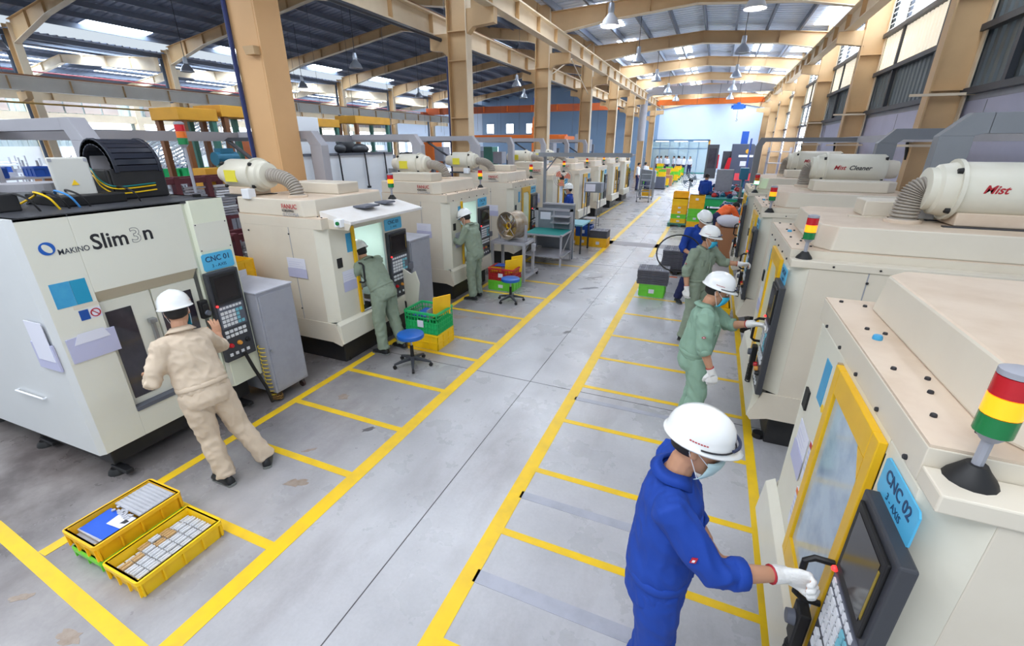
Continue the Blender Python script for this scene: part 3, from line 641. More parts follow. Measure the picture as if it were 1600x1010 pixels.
def robodrill(label, loc, rz, Wd=1.62, cl=None, num='CNC 02', door='closed', glass=None, cleaner=True, hood=False, lamp='amber', side_sheets=True, row='left', detail=2, tanbox=True, lampy=None):
    T = thing('machining_centre', label, 'machine', loc, rz, None)
    D = 1.38 if row == 'left' else 1.75; t = .05; zt = 1.80
    cl = cl or ((-.60, .3, -1.22, -1.70, .19) if row == 'left' else (-.68, .2, -.90, -1.65, .21))
    # plinth
    obj('plinth', MB().prism([(-.05 if row == 'left' else -.14, .12), (-.05 if row == 'left' else -.14, Wd-.12), (-D+.1, Wd-.12), (-D+.1, .12)], 0, .34, 'z'), M_black, T, bevel=.01)
    for yy in (.2, Wd-.2): obj('levelling_foot', MB().cyl((-.1, yy, 0), (-.1, yy, .05), .055, n=12), M_rub, T)
    ch = .14
    # side panels with seams
    for s, nm in ((0, 'near'), (1, 'far')):
        ya = 0 if s == 0 else Wd; sg = 1 if s == 0 else -1
        obj('side_panel', MB().prism([(-D, ya), (-ch, ya), (-ch, ya+sg*t), (-D, ya+sg*t)], .34, zt, 'z'), M_side, T, bevel=.006)
        obj('corner_panel', MB().prism([(-ch, ya), (0, ya+sg*.09), (-.03, ya+sg*.13), (-ch, ya+sg*.05)], .6, zt, 'z'), M_cream, T)
        obj('panel_seam', bx(-.55, -.542, ya-sg*.001-.002, ya-sg*.001+.002, .36, zt), M_greyp, T)
        obj('toe_skirt', MB().prism([(-D, .34), (-.1, .34), (.04, .30), (.07, .34), (-.02, .6), (-D, .6)], ya-.008+sg*.0, ya+.012, 'y'), M_side, T)
        for zz in (.75, 1.72):
            for xx in (-1.25, -.55): bolt(T, (xx, ya-sg*.001, zz), (PI/2*sg, 0, 0), .9)
    yd0, yd1 = (.50, 1.10) if row == 'left' else (.62, 1.27)     # door opening (local y), panel column beyond it
    if door == 'closed': yd0 = max(yd0, .56)
    yp0, yp1, ys1 = (1.12, Wd-.06, Wd-.1) if row == 'left' else (1.34, 1.69, 1.60)
    obj('front_panel', bx(-t, 0, .09, yd0, .6, zt), M_cream, T, bevel=.006)
    obj('front_panel', bx(-t, 0, yd1, Wd-.09, .6, zt), M_cream, T, bevel=.006)
    obj('header_panel', bx(-t, 0, yd0, yd1, 1.74, zt), M_cream, T)
    obj('lower_panel', bx(-t, 0, yd0, yd1, .45, .6), M_cream, T)
    obj('skirt_panel', MB().prism([(.0, .62), (.055, .58), (.075, .33), (.0, .30)], .0, Wd, 'y'), M_cream, T, bevel=.005)
    obj('door_sill', bx(-.02, .02, yd0, yd1, .55, .62), M_greyp, T)
    # interior
    I = obj('enclosure_liner', MB().box(-D+.3, -D+.33, yd0-.3, min(yd1+.3, Wd-.12), .5, zt).box(-D+.33, -t-.12, yd0-.32, yd0-.3, .5, zt).box(-D+.33, -t-.12, min(yd1+.3, Wd-.12), min(yd1+.32, Wd-.10), .5, zt), M_cyanint, T)
    obj('machine_table', MB().box(-1.1, -.35, yd0-.1, yd1+.1, .78, .86).box(-.95, -.5, yd0+.1, yd1-.1, .5, .78).box(-.9, -.6, yd0+.15, yd0+.4, .86, 1.0), M_steel, I, bevel=.005)
    obj('spindle_head', MB().box(-1.15, -.75, yd0+.2, yd1-.2, 1.25, 1.8).cyl((-.9, (yd0+yd1)/2, 1.02), (-.9, (yd0+yd1)/2, 1.25), .03, .08, 14), M_white, I, bevel=.01)
    # door
    if door == 'closed':
        x0 = .0
        d = obj('sliding_door', MB().box(x0, x0+.03, yd0, yd0+.07, .62, 1.78).box(x0, x0+.03, yd1-.07, yd1, .62, 1.78).box(x0, x0+.03, yd0+.07, yd1-.07, 1.66, 1.78).box(x0, x0+.03, yd0+.07, yd1-.07, .62, .76), M_yel, T, bevel=.004)
        g0, g1 = yd0+.07, yd1-.07
        obj('door_window', MB().prism([(g0, .76), (g1, .76), (g1, 1.58), (g1-.06, 1.66), (g0+.0, 1.66)], x0+.008, x0+.014, 'x'), glass or M_glass, d)
        obj('door_corner', MB().prism([(g1, 1.56), (g1, 1.66), (g1-.08, 1.66)], x0+.0145, x0+.03, 'x'), M_yel, d)
        obj('door_edge', bx(-.005, .02, yd0-.025, yd0-.002, .6, 1.78), mat('door_edge_bronze', (176, 152, 116), .4), T)
        handle(d, yd1+.005, .97, 1.20, x0+.03, .095)
    else:
        d = obj('sliding_door', MB().box(.005, .03, yd0-.05, yd0+.0, .62, 1.78), M_yel, T, bevel=.003)
        obj('door_rail', bx(-.03, .0, yd1-.03, yd1, .62, 1.74), M_cyanint, T)
        handle(d, yd0-.02, 1.04, 1.30, .03, .09)
        h_ = obj('coolant_hose', MB().tube([(-.5, yd0+.3, 1.75), (-.4, yd0+.32, 1.6), (-.3, yd0+.36, 1.35), (-.3, yd0+.48, 1.2)], .008, 6), M_yhose, T, smooth=True)
        wl = obj('work_light', bx(-.5, -.44, yd0+.05, yd1-.05, 1.72, 1.75), M_worklight, T)
        l = bpy.data.lights.new('work_lamp', 'AREA'); l.shape = 'RECTANGLE'; l.size = .4; l.size_y = .3; l.energy = 9; l.color = (.93, 1, 1)
        lo = bpy.data.objects.new('work_lamp', l); COL.objects.link(lo); lo.parent = T; lo.location = (-.6, (yd0+yd1)/2, 1.7)
    # operator column
    control_panel(T, yp0, yp1, .60, 1.58 if row == 'left' else 1.63, 0, .05, rich=detail > 1, scrc=M_screen)
    sign(T, yp0+.01 if row == 'left' else 1.31, ys1, 1.60 if row == 'left' else 1.62, 1.76, .002, num)
    if detail > 1:
        if row == 'left': obj('emergency_box', bx(.0, .06, Wd-.08, Wd+.04, .95, 1.05), M_keyb, T, bevel=.005)
        # pendant and its bracket below the panel
        pd = obj('hand_pendant', MB().box(.052, .10, yp0-.11, yp0-.02, .72, .92), M_rub, T, bevel=.008)
        obj('dial', MB().lathe([(0, .03), (.03, .03), (.034, 0)], axis='x', n=14), M_keyb, pd, smooth=True, loc=(.10, yp0-.065, .85))
        pts = []
        for i in range(90):
            a = i*.75; pts.append((.08+.022*math.cos(a), yp0-.06+.022*math.sin(a), .72-.0022*i))
        obj('coiled_cord', MB().tube(pts, .006, 5), M_rub, T, smooth='all')
        # papers and stickers
        obj('blue_sticker', bx(0, .003, .36, .47, 1.46, 1.70), M_sblue, T)
        obj('round_sticker', MB().lathe([(0, .003), (.022, .003), (.022, 0)], axis='x', n=14), M_yelc, T, loc=(0, .50, 1.47))
        paper(T, .22, .46, .98, 1.24, .002)
        for (za, zb) in ((1.02, 1.26), (.70, .95)):
            o = obj('warning_notice', bx(0, .003, .485, .545, za, zb), M_paper, T)
            obj('notice_head', bx(.003, .004, .487, .543, zb-.035, zb-.004), M_redl if za > 1 else M_orange, o)
            for j in range(4): obj('print_line', bx(.003, .0036, .492, .535, zb-.07-.035*j, zb-.06-.035*j), M_lav, o)
        obj('switch_plate', bx(0, .012, .16, .24, 1.30, 1.42), M_rub, T)
    # roof shroud: band along the front and sides, dusty ledge and raised hood
    WB = Wd-.13 if row == 'right' else Wd
    obj('roof_band', MB().prism([(.0, .0), (.0, WB), (-D, WB), (-D, 0)], zt, zt+.12, 'z'), M_side, T, bevel=.003)
    obj('roof_ledge', MB().prism([(-.003, .003), (-.003, WB-.003), (-D, WB-.003), (-D, .003)], zt+.1205, zt+.13, 'z'), M_top, T)
    if row == 'right':
        obj('side_ledge', MB().prism([(.0, WB+.002), (.0, Wd+.01), (-D, Wd+.01), (-D, WB+.002)], zt, zt+.06, 'z'), M_side, T, bevel=.006)
        obj('blue_cap', MB().lathe([(0, .02), (.016, .02), (.02, .01), (.02, 0)], n=12), M_sblue, T, smooth=True, loc=(-.09, .62, zt+.13))
    rz1 = zt+.13
    # raised hood with splayed front corners
    na = .015 if row == 'left' else .05; nb = .12 if row == 'left' else .13
    foot = [(-.27, na), (-.18, na+.12), (-.18, Wd-nb-.14), (-.28, Wd-nb), (-D, Wd-nb), (-D, na)]
    topp = [(-.30, na+.01), (-.20, na+.14), (-.20, Wd-nb-.16), (-.31, Wd-nb-.02), (-D, Wd-nb-.02), (-D, na+.01)]
    hb = MB().loft([[Vector((a, b, rz1)) for a, b in foot], [Vector((a, b, rz1+.20)) for a, b in topp]]); hb.m[-1] = 1
    obj('raised_hood', hb, [M_side, M_top], T, bevel=.012)
    obj('hood_strip', bx(-D+.1, -.5, Wd*.5-.03, Wd*.5+.0, rz1+.2, rz1+.212), M_side, T)
    if detail > 1:
        random.seed(int(loc[1]*10))
        for (xx, yy) in [(-.06, .08), (-.16, .12), (-.08, .5), (-.14, .54), (-.06, .95), (-.15, 1.0), (-.12, 1.12), (-.07, 1.3), (-.16, 1.36)]:
            bolt(T, (xx, yy, rz1), s=.85)
        for i in range(0 if row == 'left' else 5): bolt(T, (-.3-.31*i, .001 if row == 'left' else Wd+.009, zt+.03), ((PI/2) if row == 'left' else -PI/2, 0, 0), .7)
        for i in range(5): bolt(T, (.0, .2+.3*i, zt+.02), (0, PI/2, 0), .8)
    by0, by1 = (.72, 1.12) if cl[1] < .5 else ((.10, .46) if row == 'left' else (.40, .72)); bx0, bx1 = (-.36, -1.2) if row == 'left' else (-.62, -1.6)
    if tanbox: obj('hatch_box', MB().prism([(bx0, by0), (bx0, by1), (bx1+.12, by1), (bx1, by1-.12), (bx1, by0)], rz1+.2, rz1+.34, 'z'), M_side, T, bevel=.012)
    if cleaner:
        mist_cleaner(T, cl[0], cl[1], rz1+.2, cl[3], cl[2], cl[4], True, mirror=(row == 'right'))
    if hood:
        hd = obj('front_canopy', MB().prism([(-.12, 2.0), (.34, 1.90), (.34, 1.87), (-.12, 1.93)], .12, Wd-.02, 'y'), mat('canopy_white', (226, 224, 222), .5, dirt=.3, scale=4, dcol=(204, 190, 176)), T)
        obj('canopy_side', MB().prism([(-.12, 1.93), (.34, 1.87), (.30, 1.80), (-.02, 1.80)], .115, .125, 'y'), M_side, hd)
        obj('button_box', bx(.14, .24, .06, .13, 1.84, 1.93), M_white, hd, bevel=.005)
        obj('green_button', MB().cyl((.2, .06, 1.885), (.2, .04, 1.885), .022, n=12), M_grnl, hd)
        obj('tray', bx(-.05, .15, .62, .9, 1.99, 2.01), M_keyb, hd)
        obj('tray', bx(-.1, .1, 1.1, 1.3, 1.99, 2.01), M_keyb, hd)
    ly = (Wd-.1) if lampy is None else lampy
    signal_lamp(T, -.14 if row == 'left' else -.10, ly, 2.0 if hood else (rz1 if row == 'left' else zt+.06), 1.25, lamp)
    # side lettering and sheets (side that faces the camera)
    if row == 'left':
        t1 = text('lettering', 'FANUC', .075, M_redink, T, (-.60, .004, zt+.25), RS, .001, align='LEFT')
        text('lettering', 'ROBODRILL', .036, M_ink, T, (-.60, .004, zt+.20), RS, .001, align='LEFT')
        text('lettering', '\u03b1-D21MiA', .06, M_greyp, T, (-.60, .004, zt+.155), RS, .0, align='LEFT')
        if side_sheets: paper(T, -.66, -.36, 1.18, 1.42, None, True, side=-.003)
    return T

LY = [4.0+2.86*k for k in range(8)]
words = ['third', 'fourth', 'fifth', 'sixth', 'seventh', 'eighth', 'ninth']
robodrill('cream machining centre with white front canopy, operator in grey-green leaning in, beside blue stool', (-4.15, LY[0], 0), 0, num='CNC 03', door='open', hood=True, lampy=1.55, cl=(-.60, .28, -1.22, -1.70, .19))
robodrill('cream machining centre with open lit door, worker beside the red and lime crates', (-4.15, LY[1], 0), 0, num='CNC 05', door='open', lampy=1.55, cl=(-.60, 1.0, -1.18, -1.62, .19))
robodrill('cream machining centre with yellow door closed, behind the big drum fan', (-4.15, LY[2], 0), 0, num='CNC 07', door='closed', glass=mat('pale_glass', (226, 232, 206), .2), lampy=1.55, cl=(-.60, .2, -1.18, -1.62, .19))
robodrill('cream machining centre behind the grey workbench with teal top', (-4.15, LY[3], 0), 0, num='CNC 09', door='closed', detail=1, lampy=1.55, cl=(-.60, .95, -1.18, -1.62, .19))
robodrill('cream machining centre next to the blue-uniformed man past the workbench', (-4.15, LY[4], 0), 0, num='CNC 11', door='closed', detail=1, lampy=1.55)
robodrill('cream machining centre behind the tall grey reading stand', (-4.15, LY[5], 0), 0, num='CNC 13', door='open', detail=1, cleaner=False)
robodrill('cream machining centre with dark window, two along the aisle past the reading stand', (-4.15, LY[6], 0), 0, num='CNC 15', door='closed', glass=M_glassdk, detail=1, cleaner=False)
robodrill('last cream machining centre in the long row, beside the wheeled steps', (-4.15, LY[7]+.1, 0), 0, num='CNC 17', door='closed', glass=M_glassdk, detail=1, cleaner=False, lamp='green')
RY = [1.35, 4.25, 7.2, 10.15]
robodrill('cream machining centre nearest the camera, hazy window in yellow door, sign CNC 02', (.70, RY[0]+1.62, 0), PI, num='CNC 02', door='closed', cleaner=False, row='right', tanbox=False)
robodrill('cream machining centre with ribbed hose and mist cleaner, operated by the sage-green worker', (.70, RY[1]+1.62, 0), PI, num='CNC 04', door='closed', glass=mat('pale_glass', (226, 232, 206), .2), row='right', cl=(-.84, 1.0, -1.10, -2.0, .215))
robodrill('cream machining centre operated by the masked worker in grey-green, tan hatch on roof', (.70, RY[2]+1.62, 0), PI, num='CNC 06', door='closed', row='right', cl=(-.63, .26, -.86, -1.6, .21))
robodrill('cream machining centre with green lamp lit, last before the assembly benches', (.70, RY[3]+1.62, 0), PI, num='CNC 08', door='closed', row='right', lamp='green')

# ---- the big machine at the left: sloping stance, twin dark windows
T = thing('machining_centre', 'large off-white machining centre with twin dark windows, logo and sign CNC 01', 'machine', (-4.35, 1.5, 0))
obj('plinth', MB().prism([(-.12, .06), (-.12, 1.4), (-2.5, 1.4), (-2.5, .02)], .12, .36), M_black, T, bevel=.01)
for (x, y) in ((-.2, .1), (-.2, 1.3), (-1.3, .06), (-2.3, .1)):
    f = obj('levelling_foot', MB().lathe([(0, .05), (.05, .05), (.075, .02), (.08, 0), (0, 0)], n=14).cyl((0, 0, .05), (0, 0, .14), .022, n=8), M_rub, T, smooth=True, loc=(x, y, 0))
    obj('clamp_arm', MB().box(-.03, .2, -.03, .03, .05, .085), M_black, f, bevel=.005)
for i in range(4): obj('slot', MB().cyl((-.4-.5*i, .052, .24), (-.4-.5*i, .02, .24), .035, n=10), M_rub, T)
zt = 2.27
obj('side_panel', MB().prism([(0, .0), (-.03, .03), (-2.6, -.07), (-2.6, -.12), (-.03, -.04)], .32, zt, 'z'), mat('makino_side_shaded', (214, 218, 220), .34, dirt=.25, scale=1.2, dcol=(196, 198, 198)), T)  # bluer and greyer than the front: side shading put into the paint
obj('far_side_panel', bx(-2.6, -.0, 1.46, 1.5, .36, zt), M_mak, T)
fy0, fy1, fz0, fz1 = .30, 1.1, .58, 1.66
obj('front_panel', bx(-.04, 0, 0, fy0, .32, zt), M_mak, T, bevel=.004)
obj('upper_panel', bx(-.04, 0, fy0, 1.12, fz1, zt), M_mak, T, bevel=.004)
obj('lower_panel', bx(-.04, 0, fy0, 1.12, .32, fz0), M_mak, T, bevel=.004)
obj('pillar_panel', MB().prism([(-.04, 1.12), (0, 1.12), (-.015, 1.15), (.012, 1.18), (.012, 1.5), (-.04, 1.5)], .36, zt, 'z'), mat('makino_pillar', (228, 232, 212), .36), T)
obj('column_plate', bx(.012, .016, 1.17, 1.49, 1.80, 2.06), M_mak, T)
for a in ((1.185, 1.81), (1.475, 1.81), (1.185, 2.05), (1.475, 2.05)): bolt(T, (.016, a[0], a[1]), (0, PI/2, 0), .5)
obj('lower_pillar_panel', bx(.0, .006, 1.13, 1.5, .38, .68), M_mak, T)
obj('door_recess', MB().prism([(0, 1.66), (-.09, 1.56), (-.09, .62), (0, .58)], fy0, fy1, 'y') if False else MB().box(-.10, -.085, fy0, fy1, fz0, fz1), M_mak, T)
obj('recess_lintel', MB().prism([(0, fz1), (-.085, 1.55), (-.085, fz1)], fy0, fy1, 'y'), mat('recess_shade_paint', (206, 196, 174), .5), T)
for (a, b) in ((fy0+.01, .70), (.712, fy1-.005)):
    d = obj('sliding_door', bx(-.085, -.06, a, b, .60, 1.56), M_mak, T, bevel=.004)
    w0, w1 = (a+.03, b-.17) if a < .5 else (a+.03, b-.06)
    obj('door_window', bx(-.06, -.054, w0, w1, .66, 1.47), M_glassdk, d, bevel=.003)
    if a < .5: obj('handle', MB().box(-.055, -.01, b-.075, b-.05, 1.0, 1.3).box(-.055, .0, b-.09, b-.035, 1.28, 1.32), M_steel, d, bevel=.006)
obj('sill_channel', bx(-.085, .012, fy0, .95, .565, .60), M_keyb, T)
obj('top_deck', MB().prism([(0, 0), (0, 1.5), (-2.6, 1.5), (-2.6, -.1)], zt-.02, zt, 'z'), M_panel, T)
cp = control_panel(T, 1.13, 1.46, .66, 1.60, .012, .05)
sign(T, 1.16, 1.47, 1.61, 1.775, .018, 'CNC 01')
pd = obj('hand_pendant', MB().box(.0, .05, 1.02, 1.1, 1.18, 1.36).box(.05, .07, 1.03, 1.09, 1.22, 1.33), M_rub, T, bevel=.01)
obj('dial', MB().lathe([(0, .03), (.024, .03), (.028, 0)], axis='x', n=12), M_keyb, pd, smooth=True, loc=(.06, 1.06, 1.24))
# logo: blue ring with a slanted white lens, lettering
lg = obj('logo', MB().lathe([(0, .003), (.047, .003), (.047, 0)], axis='x', n=28), mat('logo_blue', (26, 92, 184), .4), T, loc=(0.001, .12, 2.045))
obj('logo_gap', MB().prism([(math.cos(a)*.022*math.cos(.6)-math.sin(a)*.037*math.sin(.6), math.cos(a)*.022*math.sin(.6)+math.sin(a)*.037*math.cos(.6)) for a in [2*PI*i/20 for i in range(20)]], .003, .0042, 'x'), M_mak, lg)
text('lettering', 'MAKINO', .058, mat('ink_grey', (70, 74, 84), .5), T, (.001, .172, 2.005), RF, .0006, align='LEFT', sx=.86)
text('lettering', 'Slim', .165, M_ink, T, (.001, .385, 2.035), RF, .003, align='LEFT', sx=.93)
text('lettering', '3', .165, mat('ink_outline', (110, 112, 116), .5), T, (.001, .655, 2.04), RF, .004, align='LEFT', sx=1.05)
text('lettering', '3', .165, M_mak, T, (.0022, .655, 2.04), RF, -.0005, align='LEFT', sx=1.05)
text('lettering', 'n', .165, M_ink, T, (.001, .748, 2.045), RF, .003, align='LEFT', sx=1.0)
obj('blue_sticker', bx(0, .003, .05, .17, 1.60, 1.79), M_sblue, T); obj('blue_sticker', bx(0, .003, .172, .27, 1.60, 1.79), mat('sticker_teal', (30, 150, 190), .4), T)
obj('warning_plate', bx(0, .003, .16, .22, 1.47, 1.55), mat('plate_navy', (26, 78, 160), .5), T)
ps = obj('prohibition_plate', bx(0, .002, .225, .30, 1.47, 1.55), M_paper, T)
obj('ring', MB().lathe([(.026, .002), (.026, .004), (.034, .004), (.034, .002)], axis='x', n=20), M_redink, ps, loc=(0, .262, 1.51))
obj('ring_bar', MB().prism([(.242, 1.527), (.247, 1.532), (.282, 1.493), (.277, 1.488)], .002, .004, 'x'), M_redink, ps)
obj('notice_plate', bx(0, .002, .14, .30, 1.565, 1.595), M_side, T)
pk = obj('document_pocket', bx(.002, .012, .02, .34, 1.16, 1.36), M_lav, T)
obj('paper_sheet', MB().prism([(.06, 1.3), (.30, 1.3), (.27, 1.38), (.1, 1.38)], .012, .014, 'x'), M_paper, pk)
pk = obj('document_pocket', MB().prism([(-.02, -.045), (-.3, -.055), (-.3, -.067), (-.02, -.058)], 1.12, 1.34), M_lav, T)
obj('paper_sheet', MB().prism([(-.04, -.058), (-.26, -.066), (-.26, -.070), (-.04, -.062)], 1.2, 1.52), M_paper, pk)
obj('grab_rail', MB().tube([(-.5, -.05, .78), (-.5, -.075, .78), (-.9, -.09, .78), (-.9, -.06, .78)], .008, 6), M_white, T)
# equipment on top
eb = obj('electrical_box', bx(-.125, .125, -.08, .08, 0, .36), mat('box_grey', (206, 206, 200), .4), T, bevel=.012, loc=(-.70, .72, zt+.015), rot=(0, 0, PI/2-.35))
obj('warning_triangle', MB().prism([(-.025, .14), (.025, .14), (0, .185)], -.084, -.0805, 'y'), M_yelc, eb)
for a, b in ((-.11, .02), (.11, .02), (-.11, .34), (.11, .34)): obj('corner_screw', bx(a-.012, a+.012, -.084, -.08, b-.012, b+.012), M_greyp, eb)
kd = obj('cable_carrier_housing', MB().box(-1.1, -.62, .93, .96, zt, zt+.27).box(-.66, -.62, .96, 1.42, zt, zt+.27).box(-1.1, -1.06, .96, 1.42, zt, zt+.27), M_black, T, bevel=.02)
for i in range(15):
    a = PI*i/14; cx, cz, R_ = -.86, zt+.27, .23
    q = obj('carrier_link', MB().box(-.022, .022, -.20, .20, -.025, .025).box(-.03, .03, -.20, -.17, -.035, .035).box(-.03, .03, .17, .20, -.035, .035), mat('carrier_black', (40, 44, 56), .25), kd, bevel=.004, loc=(cx+R_*math.cos(a), 1.20, cz+R_*math.sin(a)), rot=(0, -a, 0))
for i, (m, z) in enumerate(((M_yelc, .24), (M_yelc, .2), (mat('cable_teal', (20, 120, 120), .4), .26))):
    obj('cable', MB().tube(smooth([(-1.0, .915, zt+z), (-.8, .91, zt+z+.02), (-.68, .90, zt+z-.08), (-.60, .98, zt+z-.14), (-.60, 1.3, zt+z-.13)]), .006, 6), m, kd, smooth=True)
for i, (m, yy) in enumerate(((M_yelc, .42), (mat('cable_blue', (60, 140, 210), .4), .55), (M_rub, .48), (M_rub, .62), (M_rub, .3), (M_rub, 1.0))):
    obj('cable', MB().tube(smooth([(-.35, yy, zt+.0), (-.36, yy-.04, zt+.09), (-.5, yy-.06, zt+.13), (-.8, yy+.05, zt+.08), (-1.0, yy, zt)]), .008, 6), m, T, smooth=True)
obj('drive_unit', MB().box(-1.0, -.5, -.02, .26, zt, zt+.13), M_black, T, bevel=.01)
obj('drive_unit', MB().box(-1.05, -.45, .5, .95, zt, zt+.08), M_rub, T, bevel=.01)
fb = obj('fan_box', MB().box(-1.45, -1.4, -.2, .2, zt, zt+.3).box(-1.45, -1.1, -.2, -.18, zt, zt+.3).box(-1.45, -1.1, .18, .2, zt, zt+.3), M_keyb, T)
obj('fan_ring', MB().lathe([(.1, 0), (.14, 0), (.14, .04), (.1, .04)], axis='x', n=20), M_steel, fb, loc=(-1.38, 0, zt+.16))
obj('red_pilot_light', MB().ball((-.55, -.05, zt+.15), .012, 8, 6), mat('pilot_red', (255, 60, 60), .3, emit=(255, 40, 40), estr=2.5), T)
obj('cover_plate', MB().cyl((-1.2, .62, zt+.1), (-1.2, .62, zt+.16), .22, n=24), M_duct, T)
L_ = signal_lamp(T, -.25, 1.5-.06, zt, 1.25, 'none', True)
# pendant pole and coiled air hose beside the pillar
obj('hose_pole', MB().tube([(.1, 1.3, .72), (.1, 1.36, .5), (.14, 1.42, .25), (.16, 1.44, .05)], .018, 8), M_rub, T, smooth=True)
pts = [(.08+.045*math.cos(i*.55), 1.52+.045*math.sin(i*.55), .72-.0042*i) for i in range(150)]
obj('coiled_air_hose', MB().tube(pts, .006, 5), M_yhose, T, smooth='all')
pts = [(.1+(.05+.02*math.sin(i*.3))*math.cos(i*.5), 1.55+(.05+.02*math.cos(i*.37))*math.sin(i*.5), .02+.0006*i) for i in range(110)]
obj('coiled_air_hose', MB().tube(pts, .006, 5), mat('hose_brown', (130, 100, 50), .5), T, smooth='all')

# ---- cable ducts above the machines: a post on each machine, elbow, arm to the long tray
def duct_arm(x, y, zb, z, dirn, L, label, w=.13, m=M_duct, group=None, th=.11):
    a = thing('cable_duct', label, 'duct', (x, y, 0), 0, group)
    e = .16
    obj('duct_post', bx(-w/2, w/2, -.07, .07, zb, z-e-.04), m, a, bevel=.004)
    obj('duct_elbow', MB().prism([(w/2*-dirn, z-e-.04), (w/2*dirn, z-e-.04), (w/2*dirn+dirn*.06, z-th), (w/2*dirn+dirn*.10, z-th), (w/2*dirn+dirn*.10, z), (w/2*dirn-dirn*.06, z)], -.07, .07, 'y'), m, a, bevel=.003)
    obj('duct_arm', bx(*sorted((dirn*(w/2+.09), dirn*L)), -.07, .07, z-th, z), m, a, bevel=.003)
    return a
for k, (y) in enumerate([2.62, 5.5, 8.1, 10.55, 12.8, 15.6, 18.4, 21.3]):
    duct_arm(-5.5, y, 2.14 if k else 2.27, 2.93 if k else 2.98, -1, 1.6, 'grey square cable duct rising from %s' % (['the off-white machine with the logo', 'the machine with the front canopy', 'the machine with lit open door by the red crate', 'the machine behind the drum fan', 'the machine behind the teal-topped workbench', 'the machine near the blue-uniformed man', 'the machine behind the reading stand', 'the farthest machines of the long row'][k]), .22 if k < 4 else .16)
dt = thing('cable_tray', 'long grey cable tray running behind the row of machines by the tan columns', 'duct', (-7.2, 0, 2.79))
obj('tray_run', bx(-.08, .08, 1.2, 26, 0, .13), M_duct, dt)
for y in CY[:4]: obj('support_bracket', MB().prism([(.08, 0), (.93, 0), (.93, .05), (.2, .05)], y-.03, y+.03, 'y').tube([(.15, y, 0), (.93, y, -.45)], .03, 6), M_panel, dt)
for k, (x, y) in enumerate([(2.07, 5.95), (2.35, 8.98), (1.0, 14.2)]):
    duct_arm(x, y, [2.25, 2.25, 0][k], [3.02, 2.96, 2.9][k], 1, [1.05, .75, 2.1][k], ['dark grey cable duct bending over the mist cleaner nearest the camera', 'grey cable duct bending towards the wall above the second mist cleaner', 'slim grey cable duct standing by the assembly benches'][k], [.26, .24, .15][k], M_ductd, None, [.18, .15, .10][k])
dt = thing('cable_tray', 'pale grey cable tray fixed to the tan columns of the corrugated wall', 'duct', (3.15, 0, 2.78))
obj('tray_run', bx(-.05, .05, 3, 22, 0, .14), M_duct, dt)
for y in CY[1:4]: obj('support_bracket', MB().tube([(.0, y, 0), (.05, y, -.3)], .025, 6), M_rub, dt)
for z in (2.5, 3.3):
    for y in CY[1:4]: o = obj('wall_strut', MB().box(2.9, 3.9, y-.3, y-.26, z+.2, z+.24), M_tanl); tag(o, None, None, None, 'structure')
# ================================================================== people
DG = lambda: bpy.context.evaluated_depsgraph_get()
def remesh(mb, vox, smooth_it=4, wr=0., freq=7., seed=0, folds=()):
    """join overlapping volumes into one continuous skin; soft folds pushed along the normals"""
    me = mb.mesh('tmp'); o = bpy.data.objects.new('tmp', me); COL.objects.link(o)
    r = o.modifiers.new('r', 'REMESH'); r.mode = 'VOXEL'; r.voxel_size = vox; r.use_smooth_shade = True
    if smooth_it:
        s = o.modifiers.new('s', 'SMOOTH'); s.factor = .5; s.iterations = smooth_it
    bpy.context.view_layer.update()
    out = bpy.data.meshes.new_from_object(o.evaluated_get(DG())); bpy.data.objects.remove(o)
    if wr:
        nrm = [v.normal.copy() for v in out.vertices]
        for v, n in zip(out.vertices, nrm):
            c = v.co; q = noise.noise(Vector((c.x*freq+seed, c.y*freq, c.z*freq*1.6)))
            q2 = noise.noise(Vector((c.x*freq*2.3+c.z*9+seed, c.y*freq*2.3-c.z*5, c.z*freq*1.2+5)))
            k = 1.
            for (fc, fr, fa) in folds:
                dd = (c-Vector(fc)).length
                if dd < fr: k += fa*(1-dd/fr)
            v.co = c+n*(wr*k*(q*.55+(.28-abs(q2))*1.3))
    return out
def ell_ring(c, xa, ya, a, b, n=16, pw=1.):
    return [Vector(c)+Vector(xa)*a*math.cos(t)+Vector(ya)*b*math.sin(t) for t in [2*PI*i/n for i in range(n)]]
def limb(mb, pts, rads, n=12):
    P = [Vector(p) for p in pts]
    # subdivide for smooth bends
    d0 = (P[0]-P[1]).normalized(); d1 = (P[-1]-P[-2]).normalized()
    pp = [P[0]+d0*rads[0]*.6]+P+[P[-1]+d1*rads[-1]*.5]; rr = [rads[0]*.55]+list(rads)+[rads[-1]*.6]
    mb.tube(pp, rr, n)
